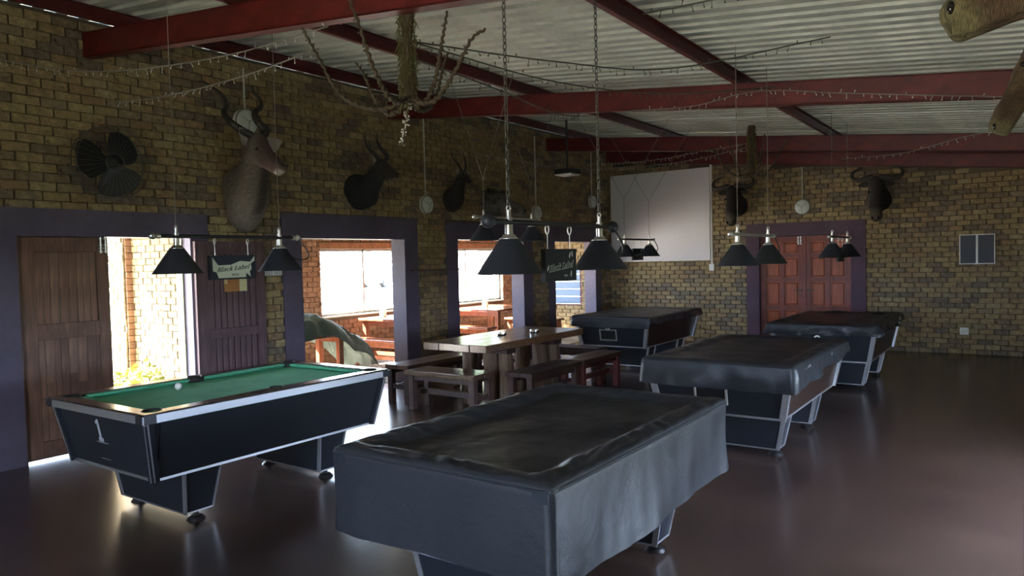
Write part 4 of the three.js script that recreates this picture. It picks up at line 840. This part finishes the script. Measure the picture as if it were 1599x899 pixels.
{
  const s = thing('projector_screen', 'large blank pale projection board in the back left corner', 'screen', [1.12, 2.49, 0.0]);
  mesh('board', box(2.09, 1.76, 0.02, 0, 0, 0.03), M.screen, s);
  mesh('frame', [box(2.12, 0.02, 0.03, 0, 0.885, 0.03), box(2.12, 0.02, 0.03, 0, -0.885, 0.03), box(0.02, 1.79, 0.03, 1.05, 0, 0.03), box(0.015, 1.79, 0.03, -1.05, 0, 0.03)], M.white, s);
  const c = thing('cable_trunking', 'white vertical trunking ending in a small box beside the screen', 'trunking', [2.205, 1.49, 0.012]);
  mesh('trunk', box(0.035, 1.95, 0.02, 0, 1.0, 0.008), M.white, c);
  mesh('junction_box', rbox(0.1, 0.13, 0.045, 0.006, 0, -0.03, 0.018), M.white, c);
  const p = thing('projector', 'black ceiling projector with a white underside hanging from a pole', 'projector', [1.2, 3.07, 3.72]);
  mesh('case', rbox(0.33, 0.085, 0.3, 0.02, 0, 0.0, 0), M.black, p);
  mesh('underside', rbox(0.31, 0.02, 0.28, 0.008, 0, -0.048, 0), M.white, p);
  mesh('lens', cyl(0.03, 0.034, 0.03, 0.06, 0.0, -0.155, Math.PI / 2), M.chain, p);
  mesh('pole', [cyl(0.018, 0.018, roofY(1.2) - 3.11, 0, (roofY(1.2) - 3.11) / 2 + 0.04, 0), cyl(0.06, 0.06, 0.012, 0, 0.05, 0)], M.black, p);
  const h = thing('wall_panel', 'dark two part panel in a thin white frame, right of the door', 'wall panel', [6.53, 1.69, 0.012]);
  mesh('back_box', box(0.46, 0.46, 0.05, 0, 0, 0.025), M.black, h);
  mesh('frame', [box(0.48, 0.014, 0.06, 0, 0.23, 0.032), box(0.48, 0.014, 0.06, 0, -0.23, 0.032), box(0.014, 0.47, 0.06, -0.233, 0, 0.032), box(0.012, 0.47, 0.06, 0.234, 0, 0.032), box(0.028, 0.45, 0.012, 0, 0, 0.056)], M.white, h);
  for (const s of [-1, 1]) mesh('pane', box(0.2, 0.43, 0.006, s * 0.115, 0, 0.054), M.shade, h);
  const k = thing('wall_socket', 'white wall socket low on the right of the back wall', 'socket', [6.355, 0.375, 0.014]);
  mesh('plate', rbox(0.125, 0.115, 0.014, 0.006, 0, 0, 0.006), M.white, k);
  mesh('switch', box(0.018, 0.028, 0.01, 0.035, 0.01, 0.016), M.conduit, k);
  mesh('outlet', [[-0.02, 0.02], [-0.035, -0.012], [-0.005, -0.012]].map(([x, y]) => cyl(0.006, 0.006, 0.004, x, y, 0.013, Math.PI / 2)), M.black, k);
  const f = thing('wall_shelf', 'narrow wooden cue shelf across the pier between two openings', 'shelf', [0, 1.575, 5.72], Math.PI / 2);
  mesh('board', rbox(0.98, 0.022, 0.12, 0.004, 0.05, 0, 0.075), M.batten, f);
  for (const x of [-0.22, 0.22]) mesh('bracket', [box(0.02, 0.12, 0.012, x, -0.06, 0.02), rod([x, -0.11, 0.022], [x, -0.01, 0.11], 0.006)], M.chain, f);
}
{ // paper notices
  const pn = canvasTex(256, 256, (g, w, h) => {
    g.fillStyle = '#cdb98a'; g.fillRect(0, 0, w, h); g.fillStyle = '#a9713f'; g.beginPath(); g.ellipse(105, 120, 70, 105, 0, 0, 7); g.fill(); g.fillStyle = '#b5804a'; g.fillRect(0, 165, 170, 91);
    g.fillStyle = '#d8d2a0'; g.fillRect(170, 0, 86, 256); g.strokeStyle = '#8c5a30'; g.lineWidth = 3; for (let y = 175; y < 250; y += 16) { g.beginPath(); g.moveTo(16, y); g.lineTo(160, y); g.stroke(); }
  });
  const n1 = thing('poster', 'tan and yellow poster pinned to the purple batten door', 'poster', [0.076, 1.545, 8.99], Math.PI / 2);
  const m1 = mesh('sheet', new THREE.BoxGeometry(0.28, 0.24, 0.003), std([1, 1, 1], 0.7, { map: pn }), n1);
  const gn = canvasTex(256, 128, (g, w, h) => {
    g.fillStyle = '#c9c9c4'; g.fillRect(0, 0, w, h); g.strokeStyle = '#77777a'; g.lineWidth = 4; for (let y = 14; y < 120; y += 13) for (let x = 12; x < 240; x += 34) { g.beginPath(); g.moveTo(x + (y * 7) % 9, y); g.lineTo(x + 16 + (y * 5) % 13, y); g.stroke(); }
    g.fillStyle = '#e4e4de'; g.fillRect(140, 0, 16, h);
  });
  const n2 = thing('notice', 'grey printed notice on the bricks under the lamp shade', 'notice', [0.022, 1.65, 8.475], Math.PI / 2);
  mesh('sheet', new THREE.BoxGeometry(0.27, 0.14, 0.003), std([1, 1, 1], 0.7, { map: gn }), n2);
}

// ---------------------------------------------------------------- branch chandeliers and strings of fairy lights
function twigLights(c, r, n, outward) { // little lamps standing off a branch
  const g = [];
  for (let i = 1; i <= n; i++) { const p = c.getPointAt(i / (n + 1)), d = V(rr(-1, 1), rr(-1, 1), rr(-1, 1)).normalize().multiplyScalar(outward), e = p.clone().add(d); g.push(rod(p, e, 0.0022, 4), ball(0.0055, e.x, e.y, e.z)); }
  return g;
}
function chandelier(label, pos, o) {
  const t = thing('branch_chandelier', label, 'chandelier', pos, 0, 'branch chandeliers');
  const s = o.scale;
  mesh('trunk', taperTube([[0, o.top, 0], [0.01 * s, 0.25 * s, 0], [0, 0, 0], [0, -0.22 * s, 0]], (q) => s * (0.048 + 0.012 * Math.sin(q * 9)), 40, 18, (q, a) => 0.75 + 0.6 * Math.abs(N3(q * 9, Math.cos(a * 6.28) * 2, Math.sin(a * 6.28) * 2))), M.twig, t);
  const shag = [];
  for (let i = 0; i < 520; i++) { const a = rnd() * 6.283, y = rr(-0.26, 0.4) * s, r = 0.05 * s, A = V(Math.cos(a) * r, y, Math.sin(a) * r); shag.push(rod(A, A.clone().add(V(Math.cos(a) * rr(0.005, 0.04), rr(-0.09, 0.04), Math.sin(a) * rr(0.005, 0.04))), 0.0022, 4)); }
  mesh('moss', shag, M.moss, t).userData.kind = 'stuff';
  for (const [a, R, up, dip] of o.arms) {
    const c = Math.cos(a), d = Math.sin(a), pts = [[0, -0.12, 0], [c * 0.10 * R, -0.24, d * 0.10 * R], [c * 0.34 * R, -0.25 - dip, d * 0.34 * R], [c * 0.62 * R, -0.12, d * 0.62 * R], [c * 0.85 * R, 0.12 + up * 0.4, d * 0.85 * R], [c * R, 0.22 + up, d * R]].map((p) => V(p[0] * s, p[1] * s, p[2] * s));
    const arm = mesh('branch', taperTube(pts, (q) => s * lerp(0.024, 0.011, q), 110, 10, (q, b) => 0.8 + 0.35 * Math.sin(q * 120 + b * 6.283) + 0.3 * N3(q * 22, b * 5, a)), M.twig, t);
    mesh('fairy_lights', twigLights(new THREE.CatmullRomCurve3(pts), 0, 26, 0.024 * s), M.twig, arm).userData.kind = 'stuff';
  }
  const tail = [[0, -0.2, 0], [-0.01, -0.32, 0.01], [-0.03, -0.45, 0.02], [-0.05, -0.55, 0.03]].map((p) => V(p[0] * s, p[1] * s, p[2] * s));
  if (o.tail) { const b = mesh('tail', taperTube(tail, () => 0.006 * s, 20, 6), M.twig, t); mesh('fairy_lights', twigLights(new THREE.CatmullRomCurve3(tail), 0, 60, 0.024 * s), M.bulb, b).userData.kind = 'stuff'; }
  return t;
}
chandelier('large mossy branch chandelier with curved arms hanging at the upper left', [3.95, 2.92, 10.33], { scale: 0.86, top: 0.52, tail: true, arms: [[3.0, 1.0, 0.24, 0], [3.45, 0.86, 0.02, 0.03], [0.15, 0.82, -0.12, 0.03], [5.6, 0.3, 0.2, 0], [1.3, 0.8, 0.05, 0.02], [4.4, 0.8, 0.1, 0]] });
chandelier('smaller mossy branch chandelier hanging near the back wall', [3.80, 3.13, 2.72], { scale: 1.0, top: 0.48, tail: false, arms: [[3.05, 0.62, 0.0, 0], [3.7, 0.5, 0.1, 0.02], [0.1, 0.55, 0.0, 0.02], [0.9, 0.5, 0.05, 0], [4.7, 0.5, 0.0, 0], [2.0, 0.5, 0.05, 0]] });
function fairyString(label, pts, step = 0.085, mat = M.wireGreen) {
  const c = new THREE.CatmullRomCurve3(pts.map((p) => V(...p)), false, 'centripetal'), t = thing('fairy_light_string', label, 'fairy lights', pts[0], 0, 'strings of fairy lights under the roof');
  const o = V(...pts[0]), len = c.getLength(), wire = new THREE.TubeGeometry(c, Math.ceil(len * 12), 0.0055, 5), g = [];
  mesh('wire', wire.translate(-o.x, -o.y, -o.z), mat, t);
  for (let i = 1; i < len / step; i++) { const p = c.getPointAt(clamp(i * step / len + rr(-0.004, 0.004), 0, 1)).sub(o), e = p.clone().add(V(rr(-0.02, 0.02), rnd() < 0.8 ? rr(-0.045, -0.02) : rr(0.015, 0.03), rr(-0.02, 0.02))); g.push(rod(p, e, 0.0025, 4), ball(0.0052, e.x, e.y, e.z, 1, 1.3, 1)); }
  mesh('bulbs', g, mat === M.cable ? M.bulb : mat, t).userData.kind = 'stuff';
}
fairyString('fairy light string along the upper left wall to the big chandelier', [[0.02, 3.50, 11.3], [1.2, 3.24, 10.95], [2.4, 3.22, 10.6], [3.3, 3.3, 10.4]], 0.085, M.cable);
fairyString('shorter sagging fairy light string left of the big chandelier', [[1.05, 3.06, 10.7], [1.6, 3.05, 10.6], [2.4, 3.08, 10.5], [3.2, 3.17, 10.4]], 0.07, M.cable);
fairyString('fairy light string crossing the pale roof just right of the big chandelier', [[3.95, 3.1, 10.3], [4.35, 3.13, 9.2], [4.8, 3.2, 8.2], [5.9, 3.38, 7.6]]);
fairyString('fairy light string from the big chandelier towards the second rafter', [[3.95, 3.1, 10.3], [4.2, 3.05, 9.0], [4.6, 3.1, 7.8], [5.2, 3.28, 6.58]]);
fairyString('fairy light string rising to the top edge of the picture', [[5.0, 3.36, 9.1], [5.6, 3.28, 9.3], [6.3, 3.22, 9.6], [7.2, 3.22, 9.8]]);
fairyString('fairy light string falling from the big chandelier towards the chain lamp', [[3.95, 3.0, 10.3], [3.9, 2.98, 9.3], [3.7, 3.0, 8.2], [3.4, 3.15, 7.2], [3.0, 3.3, 6.6]]);
fairyString('fairy light string pinned along the second red rafter', [[3.6, 3.28, 6.52], [4.4, 3.22, 6.56], [5.0, 3.27, 6.58], [5.9, 3.12, 6.56], [7.0, 2.93, 6.56]], 0.07, M.cable);
fairyString('fairy light string draped below the third rafter before the screen', [[0.05, 3.4, 4.4], [0.8, 3.22, 3.2], [1.7, 3.16, 2.9], [2.8, 3.18, 2.75], [3.75, 3.3, 2.7]], 0.06, M.cable);
fairyString('second fairy light string under the third rafter before the screen', [[0.5, 3.42, 3.0], [1.2, 3.28, 2.9], [2.2, 3.24, 2.8], [3.0, 3.3, 2.75], [3.75, 3.36, 2.7]], 0.06, M.cable);
fairyString('pale fairy light string rising over the right end of the third rafter', [[5.0, 3.02, 2.5], [5.8, 3.0, 2.7], [6.6, 3.08, 3.2], [7.2, 3.1, 3.4]], 0.1, M.cable);

// ---------------------------------------------------------------- veranda furniture
function patioTable(label, x0, x1, z0, z1, h, n = 5) {
  const t = thing('patio_table', label, 'table', [(x0 + x1) / 2, 0, (z0 + z1) / 2], 0, 'red brown tables and benches on the veranda'), w = x1 - x0, l = z1 - z0;
  for (let i = 0; i < n; i++) mesh('plank', rbox(w / n - 0.006, 0.04, l, 0.005, -w / 2 + w / n * (i + 0.5), h - 0.02, 0), M.patioWood, t);
  for (const a of [-1, 1]) for (const b of [-1, 1]) mesh('leg', rbox(0.08, h - 0.04, 0.08, 0.006, a * (w / 2 - 0.08), (h - 0.04) / 2, b * (l / 2 - 0.1)), M.patioWood, t);
  for (const q of [-1, 1]) mesh('apron', span(-w / 2 + 0.06, w / 2 - 0.06, h - 0.13, h - 0.04, q * (l / 2 - 0.095) - 0.015, q * (l / 2 - 0.095) + 0.015), M.patioWood, t);
  mesh('stretcher', span(-w / 2 + 0.06, w / 2 - 0.06, 0.14, 0.2, l / 2 - 0.12, l / 2 - 0.08), M.patioWood, t);
}
patioTable('red brown slatted table at the veranda window, seen through the second opening', -2.2, -1.2, 3.7, 5.1, 0.76);
patioTable('low red brown bench in front of the nearer veranda table', -2.0, -0.85, 5.22, 5.52, 0.46, 2);
patioTable('red brown slatted table at the veranda window, seen through the third opening', -2.15, -0.95, 1.4, 2.75, 0.76);
patioTable('low red brown bench before the farther veranda table', -2.1, -0.9, 2.85, 3.15, 0.46, 2);
patioTable('red brown bench behind the farther veranda table', -2.0, -0.7, 0.75, 1.1, 0.46, 2);
patioTable('red brown table under the crumpled green tarpaulin', -1.45, -0.85, 6.55, 7.75, 0.7, 3);
function jar(label, x, z) { const p = [[0, 0], [0.055, 0], [0.058, 0.02], [0.058, 0.1], [0.05, 0.115], [0.05, 0.13], [0.043, 0.13], [0.043, 0.02], [0, 0.02]].map(([a, b]) => new THREE.Vector2(a, b)); const t = thing('jar', label, 'jar', [x, 0.76, z], 0, 'white jars on the veranda tables'); mesh('pot', new THREE.LatheGeometry(p, 24), M.white, t); mesh('rim', torus(0.052, 0.006, 0, 0.122, 0, Math.PI / 2), M.white, t); }
jar('white jar on the nearer veranda table by the window', -1.95, 4.75);
jar('white jar on the farther veranda table by the window', -1.85, 1.95);
{ // crumpled tarpaulin over the table, its tail hanging down towards the room
  const nu = 60, nv = 40, P = [], idx = [], path = [[7.95, 0.66], [7.75, 0.86], [7.35, 1.0], [6.95, 0.97], [6.6, 0.80], [6.3, 0.62], [6.05, 0.36], [6.0, 0.20]].map(([z, y]) => V(0, y, z)), c = new THREE.CatmullRomCurve3(path, false, 'centripetal');
  for (let i = 0; i <= nu; i++) { const q = c.getPointAt(i / nu); for (let j = 0; j <= nv; j++) { const s = j / nv, a = (s - 0.5) * 2, fall = Math.pow(Math.abs(a), 2.6) * 0.28; P.push(-1.12 + a * 0.42 + 0.03 * N3(i * 0.2, s * 6, 1), q.y - fall + 0.09 * N3(i * 0.09, s * 3.2, 4) + 0.035 * N3(i * 0.25, s * 8, 9), q.z + 0.06 * N3(i * 0.12, s * 4, 7)); } }
  for (let i = 0; i < nu; i++) for (let j = 0; j < nv; j++) { const k = i * (nv + 1) + j; idx.push(k, k + 1, k + nv + 1, k + 1, k + nv + 2, k + nv + 1); }
  for (let i = 1; i < P.length; i += 3) P[i] = Math.max(P[i], 0.03);
  const g = new THREE.BufferGeometry(); g.setAttribute('position', new THREE.Float32BufferAttribute(P, 3)); g.setIndex(idx); g.computeVertexNormals();
  const m = mesh('tarpaulin', uvMetres(g), M.tarp); tag(m, 'crumpled dark green tarpaulin thrown over a veranda table', 'tarpaulin');
}

// ---------------------------------------------------------------- outside: shrubs, trees, a parked pickup
function leafMass(n, spread, size, mat) {
  const g = [];
  for (let i = 0; i < n; i++) { const q = new THREE.PlaneGeometry(size * rr(0.6, 1.3), size * rr(0.4, 0.8), 1, 1), [x, y, z] = spread(); q.rotateX(rr(-1.5, 1.5)); q.rotateY(rr(0, 6.28)); q.translate(x, y, z); g.push(q); }
  return g;
}
for (const [x, z, h, label] of [[-1.5, 9.2, 0.62, 'yellow green shrub at the foot of the sunlit end wall'], [-2.1, 9.15, 0.46, 'low yellow green shrub beside the sunlit pier']]) {
  const t = thing('shrub', label, 'shrub', [x, 0, z]);
  mesh('stem', Array.from({ length: 7 }, () => tube([[0, 0, 0], [rr(-0.1, 0.1), h * 0.5, rr(-0.08, 0.08)], [rr(-0.25, 0.25), h * rr(0.7, 1), rr(-0.15, 0.15)]], 0.006, 8, 5)), M.trunk, t);
  mesh('foliage', leafMass(260, () => { const a = rnd() * 6.28, r = Math.sqrt(rnd()) * 0.3; return [Math.cos(a) * r, h * rr(0.2, 1.05) * (1 - r * 0.8), Math.sin(a) * r * 0.5]; }, 0.06, M.leafYellow), M.leafYellow, t).userData.kind = 'stuff';
}
function tree(label, x, z, r, h, lean) {
  const t = thing('tree', label, 'tree', [x, -0.22, z], 0, 'trees outside the veranda windows');
  mesh('trunk', taperTube([[0, 0, 0], [lean * 0.3, h * 0.3, 0], [lean, h * 0.75, 0.2]], (q) => r * (1.15 - 0.5 * q), 24, 14, (q, a) => 1 + 0.12 * N3(q * 5, a * 6, x)), M.trunk, t);
  for (let i = 0; i < 6; i++) { const a = i * 1.05 + x, y = h * (0.36 + 0.07 * i); mesh('branch', taperTube([[lean * 0.5, y, 0], [Math.cos(a) * 1.1, y + 0.7, Math.sin(a) * 1.1], [Math.cos(a) * 2.3, y + 1.1, Math.sin(a) * 2.3]], (q) => r * 0.42 * (1.1 - 0.8 * q), 16, 8), M.trunk, t); }
  mesh('foliage', leafMass(2200, () => { const a = rnd() * 6.28, u = rr(-1, 1), q = Math.cbrt(rnd()), k = Math.sqrt(1 - u * u) * q; return [lean + Math.cos(a) * k * 2.9, h + u * q * 1.9 - 0.2, Math.sin(a) * k * 2.9]; }, 0.22), M.leaf, t).userData.kind = 'stuff';
}
tree('thick grey tree trunk outside, seen through the third opening', -10.0, -8.8, 0.24, 4.6, 0.3);
tree('thin leaning tree outside, standing behind the thick grey trunk', -16.5, -10.5, 0.16, 4.8, 1.1);
tree('far tree beyond the parking ground', -30, -32, 0.3, 5.4, 0.4);
{
  const t = thing('pickup_truck', 'white double cab pickup parked far outside the veranda windows', 'car', [-35, -0.22, -28.2], -1.2);
  const prof = poly([[-2.55, 0.42], [-2.6, 0.95], [-2.45, 1.05], [-1.05, 1.12], [-0.55, 1.62], [-0.4, 1.68], [0.95, 1.68], [1.1, 1.6], [1.18, 1.12], [2.6, 1.1], [2.62, 0.5], [2.1, 0.42], [2.0, 0.72], [1.3, 0.72], [1.2, 0.42], [-1.1, 0.42], [-1.2, 0.72], [-1.95, 0.72], [-2.05, 0.42]]);
  mesh('body', extrude(prof, 1.7, 0.04).translate(0, 0, -0.85), M.carPaint, t);
  for (const z of [-0.9, 0.9]) { mesh('window', extrude(poly([[-0.85, 1.14], [-0.46, 1.56], [0.2, 1.58], [0.2, 1.14]]), 0.02).translate(0, 0, z - 0.01), M.carGlass, t); mesh('window', extrude(poly([[0.27, 1.14], [0.27, 1.58], [0.95, 1.56], [1.02, 1.14]]), 0.02).translate(0, 0, z - 0.01), M.carGlass, t); }
  mesh('windscreen', box(0.02, 0.62, 1.45, -0.84, 1.38, 0, 0, 0, -0.78), M.carGlass, t);
  for (const x of [-1.58, 1.65]) for (const z of [-0.78, 0.78]) { const w = mesh('wheel', [cyl(0.36, 0.36, 0.24, x, 0.36, z, Math.PI / 2, 0, 0, 28)], M.rubber, t); mesh('hub', cyl(0.2, 0.2, 0.26, x, 0.36, z, Math.PI / 2), M.silver, w); }
  mesh('bumper', [rbox(0.16, 0.2, 1.75, 0.04, -2.6, 0.55, 0), rbox(0.12, 0.16, 1.7, 0.04, 2.64, 0.55, 0)], M.rubber, t);
}

renderer.render(scene, camera);
